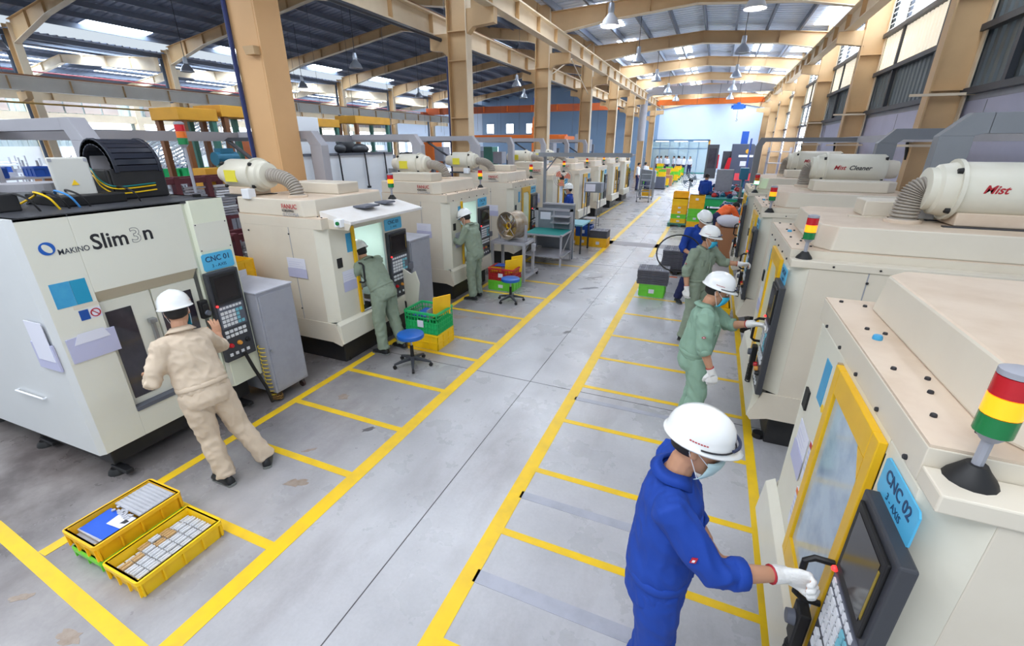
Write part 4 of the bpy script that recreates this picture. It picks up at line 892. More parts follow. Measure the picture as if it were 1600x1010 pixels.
def hand(mb, wr, d, pal, curl, s=1., thumb=1, fat=1., spread=.0):
    """palm and five fingers. d: direction of the hand, pal: palm normal, curl 0..1, thumb: side (+1/-1)"""
    d = Vector(d).normalized(); pal = Vector(pal); pal = (pal-d*pal.dot(d)).normalized(); sd = d.cross(pal)*thumb
    w = Vector(wr)
    rings = []
    for t, a, b in ((-.01, .026, .018), (.02, .034, .017), (.055, .041, .016), (.085, .041, .014), (.096, .034, .010)):
        rings.append(ell_ring(w+d*t*s, sd, pal, a*s*fat, b*s*fat, 12))
    mb.loft(rings)
    L = [(.030, .068, .0098), (.010, .076, .0100), (-.011, .070, .0095), (-.031, .055, .0085)]
    for i, (o, ln, r) in enumerate(L):
        p = w+d*.085*s+sd*o*s; dd = (d+sd*spread*(o*9)).normalized(); pts = [p-dd*.03*s]; seg = [ln*.45, ln*.32, ln*.26]
        a = 0; cur = p; pts.append(cur)
        for j in range(3):
            a += curl*(1.25, 1.5, 1.0)[j]*.95+.08
            cur = cur+(dd*math.cos(a)+pal*math.sin(a))*seg[j]*s; pts.append(cur)
        mb.tube(pts+[cur+(dd*math.cos(a)+pal*math.sin(a))*r*.5*s], [r*fat*s, r*fat*s, r*fat*s*.98, r*fat*s*.93, r*fat*s*.85, r*fat*.5*s], 8)
    p = w+d*.025*s+sd*.03*s; q1 = p+(d*.75+sd*.75).normalized()*.035*s; q2 = q1+(d*.9+sd*(.35-.3*curl)+pal*(.25+.6*curl)).normalized()*.03*s; q3 = q2+(d*.9-sd*.3*curl+pal*(.3+.8*curl)).normalized()*.024*s
    mb.tube([p-sd*.012*s, p, q1, q2, q3], [.014*fat*s, .015*fat*s, .0125*fat*s, .011*fat*s, .008*fat*s], 8)
def basis(f, u):
    f = Vector(f).normalized(); u = Vector(u); u = (u-f*u.dot(f)).normalized(); l = u.cross(f)
    return f, l, u
def head_mesh(mb, hc, f, u, s=1.):
    f, l, u = basis(f, u); c = Vector(hc); rings = []
    for z, a, b, off in ((-.118, .022, .020, .050), (-.112, .045, .034, .040), (-.09, .062, .048, .026), (-.06, .078, .060, .012), (-.02, .089, .070, .003), (.02, .095, .074, -.004), (.055, .094, .074, -.008), (.085, .082, .064, -.008), (.108, .055, .042, -.006), (.118, .02, .015, -.004)):
        rings.append(ell_ring(c+u*z*s+f*off*s, f, l, a*s, b*s, 18))
    mb.loft(rings)
    mb.tube([c+f*.088*s+u*.025*s, c+f*.103*s-u*.005*s, c+f*.112*s-u*.026*s, c+f*.092*s-u*.034*s], [.006*s, .009*s, .013*s, .008*s], 8)   # nose
    mb.ball(c+f*.083*s-u*.062*s, (.012*s, .012*s, .01*s), 8, 6)                                                          # lips
    for k in (-1, 1):
        mb.ball(c+l*k*.076*s-f*.004*s-u*.004*s, (.016*s, .010*s, .030*s), 8, 6)                                      # ears
        mb.ball(c+l*k*.034*s+f*.076*s+u*.014*s, (.014*s, .014*s, .008*s), 8, 6)                                          # brow
def helmet(p, hc, f, u, s=1., strap=True, mark_=True, tiltback=0.):
    f, l, u = basis(f, u)
    M = Matrix((f, l, u)).transposed()
    rings = []
    A, B, Hh = .134*s, .112*s, .135*s
    z0 = .042*s
    n = 32
    def ring(z, q, fl=0., inner=0.):
        out = []
        for i in range(n):
            a = 2*PI*i/n; ca, sa = math.cos(a), math.sin(a)
            ext = 1+fl*(.07+.24*max(0, ca)**3)
            rr = 1+.012*math.cos(2*a)*0
            ridge = (.006*s*math.exp(-(sa*B*q/.018)**2) if q > .05 else .006*s) if z > z0+.02 else 0
            out.append(Vector(hc)+M @ Vector(((A*q*ext-inner)*ca-.004*s, (B*q*(1+fl*.08)-inner)*sa, z+ridge-(.012*s*fl*max(0, ca)))))
        return out
    prof = [(z0-.006*s, 1.0, 1.0), (z0, 1.0, 1.0), (z0+.004*s, 1.0, .45), (z0+.010*s, .995, .0), (z0+.043*s, .972, 0), (z0+.074*s, .888, 0), (z0+.099*s, .75, 0), (z0+.118*s, .55, 0), (z0+.130*s, .33, 0), (z0+.135*s, .12, 0), (z0+.1355*s, .02, 0)]
    rings = [ring(z, q, fl) for z, q, fl in prof]
    rings = [ring(z0+.125*s, .02, 0, 0), ring(z0+.1*s, .5, 0, 0), ring(z0+.03*s, .93, 0, 0), ring(z0-.004*s, .96, .0, 0)]+rings
    mb = MB().loft(rings)
    h = obj('hard_hat', mb, M_helm, p, smooth='all')
    if strap:
        pts = [Vector(hc)+M @ Vector((A*1.02*math.cos(a), B*1.03*math.sin(a), z0+.012*s)) for a in [(-1.5+3.0*i/20) for i in range(21)]]
        obj('hat_band', MB().tube(pts, .0035*s, 6), M_ink, h, smooth=True)
        # goggles / dark clip over the peak
        pts = [Vector(hc)+M @ Vector(((A*1.04)*math.cos(a)+.006*s, B*1.06*math.sin(a), z0+.020*s+.010*s*math.cos(a))) for a in [(-.6+1.2*i/10) for i in range(11)]]
        obj('goggle_strap', MB().tube(pts, .0065*s, 6), mat('strap_navy', (38, 48, 78), .5), h, smooth=True)
    if mark_:
        for j in range(7):
            a = -PI/2-.28+.08*j
            c = Vector(hc)+M @ Vector((A*.985*math.cos(a), B*.985*math.sin(a), z0+.035*s)); t = M @ Vector((-math.sin(a)*A, math.cos(a)*B, 0)); t.normalize(); nn = M @ Vector((math.cos(a), math.sin(a), .1)); nn.normalize()
            e = .0035*s; uu = M @ Vector((0, 0, 1)); c = c+nn*.003*s
            obj('hat_mark', MB().add([c-t*e*1.1-uu*e*.8, c+t*e*1.1-uu*e*.8, c+t*e*1.1+uu*e*.8, c-t*e*1.1+uu*e*.8], [(0, 1, 2, 3)]), M_redink, h)
    return h
def mask(p, hc, f, u, m, s=1., low=0):
    f, l, u = basis(f, u); c = Vector(hc); rows = []; K = 9
    for j, (z, out) in enumerate(((-.016, .106), (-.03, .121), (-.055, .116), (-.085, .104), (-.11, .082), (-.12, .06))):
        row = []
        for i in range(K):
            a = -1.15+2.3*i/(K-1); q = math.cos(a)
            row.append(c+u*(z*s+.010*s*(q-1))+f*(out*q**.75*1.0*s if q > 0 else 0)+l*math.sin(a)*.079*s*(1-.15*(j/5)))
        rows.append(row)
    vs = [v for r in rows for v in r]; fs = [(j*K+i, j*K+i+1, (j+1)*K+i+1, (j+1)*K+i) for j in range(5) for i in range(K-1)]
    k = obj('face_mask', MB().add(vs, fs), m, p, smooth='all')
    so = k.modifiers.new('thick', 'SOLIDIFY'); so.thickness = .003
    for sg in (-1, 1):
        ear = c+l*sg*.083*s-f*.012*s+u*.006*s
        obj('ear_loop', MB().tube([rows[1][0 if sg < 0 else -1], ear+u*.022*s, ear-f*.012*s, rows[4][0 if sg < 0 else -1]], .0018*s, 5), M_white, k)
def hair(p, hc, f, u, s=1., full=False):
    f, l, u = basis(f, u); c = Vector(hc); rings = []
    prof = [(-.045, .60, -.020), (-.03, .86, -.014), (.0, .985, -.010), (.03, 1.04, -.008), (.06, 1.04, -.008)]+([(.085, .93, -.008), (.108, .66, -.008), (.122, .25, -.006)] if full else [])
    for z, q, off in prof:
        ring = []
        for i in range(20):
            a = 2*PI*i/20; ca, sa = math.cos(a), math.sin(a); cut = 1. if ca < .15 else (1. if z > .05 else .80)
            ring.append(c+u*z*s+f*((.096*q*ca*cut)+off)*s+l*.078*q*sa*s*(1 if ca < .35 or z > .05 else .9))
        rings.append(ring)
    return obj('hair', MB().loft(rings), M_hair, p, smooth='all')
def shoe(p, an, toe, m=M_shoe, s=1.):
    an = Vector(an); t = Vector(toe); t.z = 0; t.normalize(); l = Vector((-t.y, t.x, 0)); z0 = an.z-.085*s; rings = []; sole = []
    for x, w, h in ((-.075, .022, .03), (-.065, .034, .07), (-.03, .040, .085), (.02, .040, .085), (.07, .044, .062), (.12, .048, .046), (.165, .042, .036), (.19, .02, .022)):
        c = an+t*x*s; c.z = z0+.018*s
        ring = []
        for i in range(12):
            a = PI*2*i/12; ring.append(c+l*w*s*math.cos(a)+Vector((0, 0, max(0, math.sin(a))*h*s)))
        rings.append(ring)
    o = obj('shoe', MB().loft(rings), m, p, smooth='all')
    ol = [(x, w) for x, w in ((-.082, .02), (-.07, .036), (.0, .038), (.08, .046), (.15, .046), (.19, .028), (.2, .0))]
    P = [an+t*x*s+l*w*s for x, w in ol]+[an+t*x*s-l*w*s for x, w in ol[-2::-1]]
    obj('sole', MB().prism([(v.x, v.y) for v in P], z0+.001, z0+.022*s), M_sole, o)
def person(label, loc, face, J, top, bot, wj=None, vox=.012, hat=True, mk=None, gloves=(0, 0), bare=(1, 1), sleeve=.55, hands=None, seed=0, group=None, emblem=False, hatkw={}, legs=True, tucked=True, bvox=None, wr=.0115):
    T = thing('person', label, 'person', loc, math.radians(face), group)
    RM = Matrix.Rotation(-math.radians(face), 4, 'Z')
    for k_, v_ in (wj or {}).items(): J[k_] = tuple(RM @ (Vector(v_)-Vector(loc)))
    for h_ in (hands or {}).values():
        for q_ in ('d', 'pal'):
            if 'w'+q_ in h_: h_[q_] = tuple(RM @ Vector(h_['w'+q_]))
    V = lambda k: Vector(J[k])
    pel, che, nek, hd = V('pelvis'), V('chest'), V('neck'), V('head')
    hf, hu = Vector(J.get('hf', (1, 0, 0))), Vector(J.get('hu', (0, 0, 1)))
    shL, shR = V('shL'), V('shR'); hipL, hipR = V('hipL'), V('hipR')
    lat = (shL-shR).normalized(); latp = (hipL-hipR).normalized()
    up = (nek-pel).normalized(); fwd = lat.cross(up)*1.0; fwd = -up.cross(lat)*-1 if False else (lat.cross(up)).normalized()
    fwdp = latp.cross(up).normalized()
    # --- body: one continuous surface
    b = MB()
    b.loft([ell_ring(pel-up*.06, latp, fwdp, .12, .09), ell_ring(pel+up*.02, latp, fwdp, .145, .10), ell_ring((pel+che)/2, (lat+latp).normalized(), (fwd+fwdp).normalized(), .125, .092),
            ell_ring(che, lat, fwd, .150, .105), ell_ring((che+nek)/2, lat, fwd, .15, .09), ell_ring(nek-up*.03, lat, fwd, .075, .06), ell_ring(nek+up*.0, lat, fwd, .055, .055)])
    limb(b, [nek-up*.04, nek+(hd-nek)*.35, hd-hu.normalized()*.04], [.058, .054, .052])
    head_mesh(b, hd, hf, hu)
    for sd in ('L', 'R'):
        sh, el, wr_ = V('sh'+sd), V('el'+sd), V('wr'+sd)
        limb(b, [sh*.75+che*.25*1.0+up*.03, sh, (sh+el)/2, el, el+(wr_-el)*.35, wr_], [.05, .052, .046, .038, .039, .026])
        hp, kn, an = V('hip'+sd), V('kn'+sd), V('an'+sd)
        if legs: limb(b, [hp, (hp+kn)/2, kn, kn+(an-kn)*.35, an], [.085, .075, .052, .052, .034])
        hh = (hands or {}).get(sd, {}); d = Vector(hh.get('d', (wr_-el))); 
        hand(b, wr_, d, hh.get('pal', (1, 0, 0)), hh.get('curl', .3), 1., hh.get('thumb', 1 if sd == 'L' else -1), spread=hh.get('spread', .0))
    bm_ = remesh(b, bvox or (min(vox, .0085) if vox < .014 else vox), 1 if bvox else 2)
    body = link_mesh('body', bm_, M_skin, T, smooth='all')
    # eyes
    f, l, u = basis(hf, hu)
    if vox < .014:
        for k in (-1, 1):
            e = obj('eye', MB().ball(hd+l*k*.033+f*.0845+u*.004, .0105, 10, 8), mat('eye_white', (226, 224, 220), .3), T, smooth='all')
            obj('iris', MB().ball(hd+l*k*.033+f*.0925+u*.004, .0045, 8, 6), M_hair, e, smooth='all')
            obj('eyebrow', MB().tube([hd+l*k*.016+f*.094+u*.022, hd+l*k*.034+f*.092+u*.027, hd+l*k*.05+f*.083+u*.022], [.003, .004, .002], 6), M_hair, T, smooth='all')
    hair(T, hd, hf, hu, full=not hat)
    if hat: helmet(T, hd, hf, hu, 1.0, **hatkw)
    if mk: mask(T, hd, hf, hu, mk)
    # --- jacket
    s = MB(); hem = pel+up*(-.02 if tucked else -.10)
    s.loft([ell_ring(hem, latp, fwdp, .172, .132), ell_ring(pel+up*.07, latp, fwdp, .185, .145), ell_ring((pel+che)/2+up*.03, (lat+latp).normalized(), (fwd+fwdp).normalized(), .182, .138),
            ell_ring(che, lat, fwd, .190, .138), ell_ring(che+(nek-che)*.5, lat, fwd, .186, .122), ell_ring(nek-up*.045, lat, fwd, .12, .088), ell_ring(nek-up*.01, lat, fwd, .072, .070)])
    folds = [(tuple(V('elL')), .16, 1.6), (tuple(V('elR')), .16, 1.6), (tuple(pel+up*.1), .2, .8), (tuple(shL), .14, .5), (tuple(shR), .14, .5)]
    cuffs = []
    for sd in ('L', 'R'):
        sh, el, wr_ = V('sh'+sd), V('el'+sd), V('wr'+sd)
        ce = el+(wr_-el)*(sleeve[sd] if isinstance(sleeve, dict) else sleeve)
        s.tube([sh*.55+che*.45+up*.06, sh+up*.005, sh+(el-sh)*.5, el, el+(ce-el)*.6, ce], [.062, .078, .068, .062, .058, .056], 14)
        cuffs.append((ce, (wr_-el).normalized()))
    sm = remesh(s, vox, 2, wr, 7., seed, folds)
    jk = link_mesh('jacket', sm, top, T, smooth='all')
    for ce, d in cuffs:
        obj('cuff', MB().tube([ce-d*.045, ce-d*.035, ce+d*.004, ce+d*.008], [.056, .062, .061, .054], 16), top, jk, smooth='all')
    # collar: open ring with two points
    uu = (hd-nek).normalized(); uu = (uu+up).normalized(); cr = []
    R0 = []
    mbc = MB(); n = 22; r1 = []; r2 = []; r3 = []
    for i in range(n):
        a = .28+(2*PI-.56)*i/(n-1); dv = fwd*math.cos(a)+lat*math.sin(a); drop = .030*max(0, math.cos(a))**2
        r1.append(nek-uu*.025+dv*.078-uu*drop); r2.append(nek+uu*.022+dv*.069-uu*drop*1.2); r3.append(nek-uu*.012+dv*.104-uu*(drop*2.2))
    vs = r1+r2+r3; fs = [(i, i+1, n+i+1, n+i) for i in range(n-1)]+[(n+i, n+i+1, 2*n+i+1, 2*n+i) for i in range(n-1)]
    c = obj('collar', mbc.add(vs, fs), top, jk, smooth='all'); so = c.modifiers.new('thick', 'SOLIDIFY'); so.thickness = .005
    if vox < .014:
        # placket, pocket flaps and yoke seam
        for k in (-1, 1):
            pc = che+(nek-che)*.1+fwd*.120+lat*k*.08
            obj('chest_pocket', MB().loft([[pc+lat*a+up*bb+fwd*o_*1. for a, bb in ((-.04, -.05), (.04, -.05), (.045, .035), (-.045, .035))] for o_ in (-.02, .006)]), top, jk)
        obj('placket', MB().tube([nek+fwd*.066-up*.06, che+fwd*.147, (pel+che)/2+fwd*.147, pel+fwdp*.146], .0075, 6), top, jk, smooth='all')
    if emblem:
        sh, el = V('shR'), V('elR'); q = sh+(el-sh)*.62; d = (el-sh).normalized(); o = (Vector((-.15, -1, .15))-d*d.dot(Vector((-.15, -1, .15)))).normalized(); t = d.cross(o)
        c0 = q+o*.073
        obj('sleeve_emblem', MB().loft([[c0+d*a*.8+t*bb+o*k for a, bb in ((-.013, 0), (0, .019), (.013, 0), (0, -.019))] for k in (-.006, .003)]), M_redink, jk)
        obj('sleeve_emblem', MB().loft([[c0+d*a*.8+t*bb+o*k for a, bb in ((-.006, 0), (0, .009), (.006, 0), (0, -.009))] for k in (.002, .005)]), M_paper, jk)
    # --- trousers
    if legs:
        t = MB()
        t.loft([ell_ring(pel+up*.05, latp, fwdp, .163, .122), ell_ring(pel-up*.02, latp, fwdp, .172, .135), ell_ring(pel-up*.10, latp, fwdp, .17, .135), ell_ring(pel-up*.16, latp, fwdp, .14, .10)])
        fo = []
        for sd in ('L', 'R'):
            hp, kn, an = V('hip'+sd), V('kn'+sd), V('an'+sd)
            t.tube([hp+up*.02, hp+(kn-hp)*.3, kn, kn+(an-kn)*.5, an+(kn-an)*.10, an-(kn-an)*.0], [.098, .102, .083, .078, .074, .076], 14)
            fo += [(tuple(kn), .17, 1.3), (tuple(an), .18, 1.6)]
        fo.append((tuple(pel-up*.12), .16, .9))
        tr = link_mesh('trousers', remesh(t, vox, 2, wr, 6.5, seed+9, fo), bot, T, smooth='all')
        if vox < .014:
            obj('waistband', MB().loft([ell_ring(pel+up*.015, latp, fwdp, .181, .142, 28), ell_ring(pel+up*.02, latp, fwdp, .186, .147, 28), ell_ring(pel+up*.05, latp, fwdp, .186, .147, 28), ell_ring(pel+up*.055, latp, fwdp, .178, .14, 28)]), bot, tr, smooth='all')
        for sd in ('L', 'R'):
            an = V('an'+sd); shoe(T, an, Vector(J.get('toe'+sd, (1, .1 if sd == 'L' else -.1, 0))))
    for sd, g in zip(('L', 'R'), gloves):
        if g:
            el, wr_ = V('el'+sd), V('wr'+sd); hh = (hands or {}).get(sd, {}); d = Vector(hh.get('d', (wr_-el)))
            m_ = MB(); hand(m_, wr_, d, hh.get('pal', (1, 0, 0)), hh.get('curl', .3), 1.04, hh.get('thumb', 1 if sd == 'L' else -1), 1.28, hh.get('spread', 0))
            dd = (wr_-el).normalized(); m_.tube([wr_-dd*.05, wr_-dd*.04, wr_, wr_+dd*.02], [.034, .036, .034, .03], 12)
            gl = link_mesh('glove', remesh(m_, .005 if vox < .014 else .009, 1, .0012, 30), M_glove, T, smooth='all')
            obj('glove_cuff_trim', MB().tube([wr_-dd*.055, wr_-dd*.05], [.037, .037], 14), M_redink, gl, smooth='all')
    return T
def pose(**k):
    J = dict(pelvis=(0, 0, .93), chest=(.01, 0, 1.22), neck=(.0, 0, 1.42), head=(.035, 0, 1.55), shL=(0, .175, 1.36), shR=(0, -.175, 1.36),
             elL=(.02, .23, 1.10), elR=(.02, -.23, 1.10), wrL=(.08, .24, .87), wrR=(.08, -.24, .87), hipL=(0, .09, .90), hipR=(0, -.09, .90),
             knL=(.03, .11, .50), knR=(.03, -.11, .50), anL=(0, .12, .086), anR=(0, -.12, .086))
    J.update(k); return J
# 1 beige operator, seen from behind, at the big machine (faces -x)
person('person in beige uniform and white hard hat seen from behind, palm on the black panel', (-3.55, 1.93, 0), 168,
    pose(pelvis=(-.02, 0, .93), chest=(.06, .01, 1.22), neck=(.13, .03, 1.41), head=(.20, .03, 1.53), hf=(.75, -.35, -.12), hu=(.15, 0, 1),
         shL=(.10, .19, 1.33), shR=(.11, -.17, 1.38), elL=(.14, .30, 1.10), wrL=(.38, .20, 1.02), elR=(.26, -.36, 1.20), wrR=(.36, -.32, 1.40),
         hipL=(-.02, .09, .90), hipR=(-.02, -.09, .90), knL=(.0, .12, .49), anL=(-.06, .10, .086), knR=(.02, -.24, .49), anR=(-.10, -.38, .086), toeL=(1, .15, 0), toeR=(.9, -.5, 0)),
    M_fab_beige, M_fab_beige, vox=.011, bvox=.0055, mk=M_mask, sleeve={'L': .25, 'R': .2}, hands={'R': dict(wd=(-.28, .08, 1), wpal=(-1, .2, -.2), curl=.1, spread=.5, thumb=1), 'L': dict(pal=(0, 0, -1), curl=.5)}, seed=3,
    wj=dict(shR=(-3.66, 2.09, 1.28), elR=(-3.84, 2.33, 1.06), wrR=(-4.14, 2.52, 1.05), head=(-3.70, 1.985, 1.53), neck=(-3.66, 1.95, 1.40), shL=(-3.62, 1.77, 1.33), elL=(-3.64, 1.65, 1.08), anL=(-3.50, 1.88, .086), anR=(-3.40, 2.20, .086), knL=(-3.57, 1.88, .49), knR=(-3.52, 2.10, .49)))
# 2 grey-green operator leaning into the machine with the canopy
person('person in grey-green uniform bending into the open door behind the round blue stool', (-3.90, 4.66, 0), 176,
    pose(pelvis=(.0, 0, .92), chest=(.14, 0, 1.16), neck=(.25, 0, 1.30), head=(.34, 0, 1.38), hf=(.85, .15, -.45), hu=(.35, 0, .95),
         shL=(.20, .17, 1.26), shR=(.20, -.17, 1.26), elL=(.36, .24, 1.02), wrL=(.60, .12, 1.02), elR=(.36, -.22, 1.03), wrR=(.60, -.10, 1.05),
         hipL=(0, .09, .89), hipR=(0, -.09, .89), knL=(.02, .12, .48), knR=(-.02, -.12, .48), anL=(-.02, .13, .086), anR=(-.12, -.14, .086)),
    M_fab_grey, M_fab_grey, vox=.012, mk=M_maskw, sleeve=.8, hands={'R': dict(pal=(0, 0, -1)), 'L': dict(pal=(0, 0, -1))}, seed=11, tucked=False)
# 3 grey-green operator at the next machine
person('person in grey-green uniform standing by the open machine door next to the red crate', (-3.84, 7.22, 0), 178,
    pose(pelvis=(-.02, 0, .93), chest=(.04, 0, 1.22), neck=(.10, 0, 1.40), head=(.17, 0, 1.50), hf=(.9, .1, -.4), hu=(.3, 0, .95),
         shL=(.06, .17, 1.35), shR=(.06, -.17, 1.35), elL=(.16, .22, 1.10), wrL=(.38, .14, 1.12), elR=(.16, -.2, 1.1), wrR=(.38, -.12, 1.12),
         knL=(.03, .11, .5), anL=(-.02, .13, .086), anR=(.0, -.12, .086)),
    M_fab_grey, M_fab_grey, vox=.014, mk=M_maskw, sleeve=.85, hands={'R': dict(pal=(0, 0, -1)), 'L': dict(pal=(0, 0, -1))}, seed=21, tucked=False)
# 4 blue operator far, behind the workbench
person('person in blue uniform and white hard hat half hidden behind the grey workbench', (-3.66, 12.7, 0), 190,
    pose(), M_fab_blue, M_fab_navy, vox=.016, mk=M_maskw, sleeve=.9, seed=5, hatkw=dict(mark_=False))
# 5 royal blue operator, near
person('person in royal blue overalls and white hard hat gripping a black door handle', (.04, 1.66, 0), 0,
    pose(pelvis=(-.01, -.02, .95), chest=(.0, .02, 1.26), neck=(.0, .04, 1.46), head=(.06, .045, 1.60), hf=(1, -.05, -.16), hu=(.12, 0, 1), hipL=(0, .07, .92), hipR=(0, -.11, .92),
         shL=(-.02, .21, 1.40), shR=(-.0, -.14, 1.38), elL=(.05, .27, 1.12), wrL=(.2, .22, .95), elR=(.19, -.20, 1.20), wrR=(.445, -.07, 1.17),
         anL=(-.02, .13, .086), anR=(-.03, -.12, .086)),
    M_fab_blue, M_fab_blue, vox=.0105, bvox=.006, mk=M_maskw, gloves=(0, 1), sleeve={'L': .6, 'R': .40}, hands={'R': dict(d=(1, -.15, .25), pal=(.1, -1, -.2), curl=.72, thumb=1)}, seed=31, emblem=True, tucked=False)
# 6 sage operator
person('person in sage green uniform with cyan mask, white glove hanging beside the thigh', (.12, 4.22, 0), 6,
    pose(pelvis=(-.04, 0, .91), chest=(.0, .0, 1.20), neck=(.0, .0, 1.40), head=(.065, 0, 1.53), hf=(1, -.08, -.25), hu=(.15, 0, 1),
         shL=(.02, .16, 1.34), shR=(-.02, -.19, 1.34), elL=(.24, .16, 1.16), wrL=(.41, .04, 1.24), elR=(.0, -.25, 1.07), wrR=(.10, -.25, .84),
         anL=(-.04, .11, .086), anR=(-.06, -.13, .086)),
    M_fab_green, M_fab_green, vox=.0115, bvox=.007, mk=M_mask, gloves=(1, 1), sleeve={'L': .25, 'R': .2}, hands={'L': dict(d=(1, -.35, .1), pal=(0, -.4, -1), curl=.45), 'R': dict(d=(.15, 0, -1), pal=(0, 1, 0), curl=.35)}, seed=41, emblem=True)
# 7 grey-green operator turned towards the camera
person('person in grey-green uniform with chest pockets and blue mask reaching to the third panel', (.03, 6.72, 0), -38,
    pose(pelvis=(-.02, 0, .93), chest=(.0, .0, 1.22), neck=(.01, .0, 1.42), head=(.06, .0, 1.55), hf=(1, .45, -.15), hu=(.1, 0, 1),
         elR=(-.03, -.25, 1.09), wrR=(.03, -.26, .85), elL=(.12, .30, 1.19), wrL=(.28, .47, 1.18), anL=(-.05, .13, .086), anR=(-.02, -.13, .086)),
    M_fab_grey, M_fab_grey, vox=.0125, mk=M_mask, gloves=(1, 1), sleeve={'L': .3, 'R': .25}, hands={'L': dict(d=(.7, .9, .05), pal=(.3, -.5, -1), curl=.5), 'R': dict(d=(.1, 0, -1), pal=(0, 1, 0), curl=.35)}, seed=51, emblem=True)
# 8 royal blue worker carrying a black tube, partly hidden
person('person in dark blue work clothes looking down, behind the worker with chest pockets', (-.10, 8.55, 0), -62,
    pose(pelvis=(-.04, 0, .93), chest=(.03, 0, 1.22), neck=(.08, 0, 1.42), head=(.14, 0, 1.54), hf=(.8, .3, -.55), hu=(.45, 0, .9), shL=(.06, .18, 1.35), shR=(.04, -.18, 1.35),
         elR=(.10, -.30, 1.05), wrR=(.26, -.20, .98), elL=(.15, .26, 1.05), wrL=(.30, .15, .95), anL=(-.05, .14, .086), anR=(-.08, -.16, .086)),
    M_fab_blue, M_fab_navy, vox=.014, gloves=(0, 0), sleeve=.3, seed=61, hatkw=dict(mark_=False))
o = obj('black_hose', MB().tube([(-.35+.36*math.cos(a)+.0, 8.1+.1*math.sin(a), 1.0+.30*math.sin(a)) for a in [2*PI*i/28 for i in range(27)]], .012, 8), M_rub, smooth='all'); tag(o, 'loop of black hose held by the worker in dark blue clothes', 'hose')
# 9, 10 people at the benches
person('person in blue uniform standing at the teal assembly bench, back turned', (-.22, 19.8, 0), 60, pose(hf=(1, 0, -.3)), M_fab_blue, M_fab_navy, vox=.02, hat=False, sleeve=.3, seed=71)
person('person in orange overalls bent over the near assembly bench', (.32, 13.6, 0), 30, pose(chest=(.16, 0, 1.08), neck=(.30, 0, 1.15), head=(.42, 0, 1.17), hf=(.7, 0, -.7), hu=(.7, 0, .7), shL=(.24, .17, 1.14), shR=(.24, -.17, 1.14), elL=(.34, .25, .95), elR=(.34, -.25, .95), wrL=(.5, .15, .85), wrR=(.5, -.15, .85)), M_fab_orange, M_fab_navy, vox=.018, hat=False, sleeve=.5, seed=81)
wp = person('distant person in a white shirt gathered in front of the glazed office', (-4.3, 48.2, 0), -60, pose(), M_fab_white, M_fab_navy, vox=.03, hat=False, sleeve=.5, seed=91, group='people in white by the glazed office')
for i, (x, y, r) in enumerate([(-4.9, 48.0, 30), (-3.7, 48.5, 200), (-3.2, 48.1, 90), (-2.7, 47.2, 140), (-5.3, 48.6, -20), (-2.2, 47.8, 250), (-4.6, 49.3, 0), (-3.4, 49.5, 0)]):
    clone(wp, None, (x, y, 0), math.radians(r))
for i, (x, y, r) in enumerate([(-4.35, 30.2, 0), (-4.1, 31.4, 80)]):
    clone(wp, None, (x, y, 0), math.radians(r), 'person in white clothes behind the wheeled steps' if i else 'person in white clothes leaning at the end of the machine row')
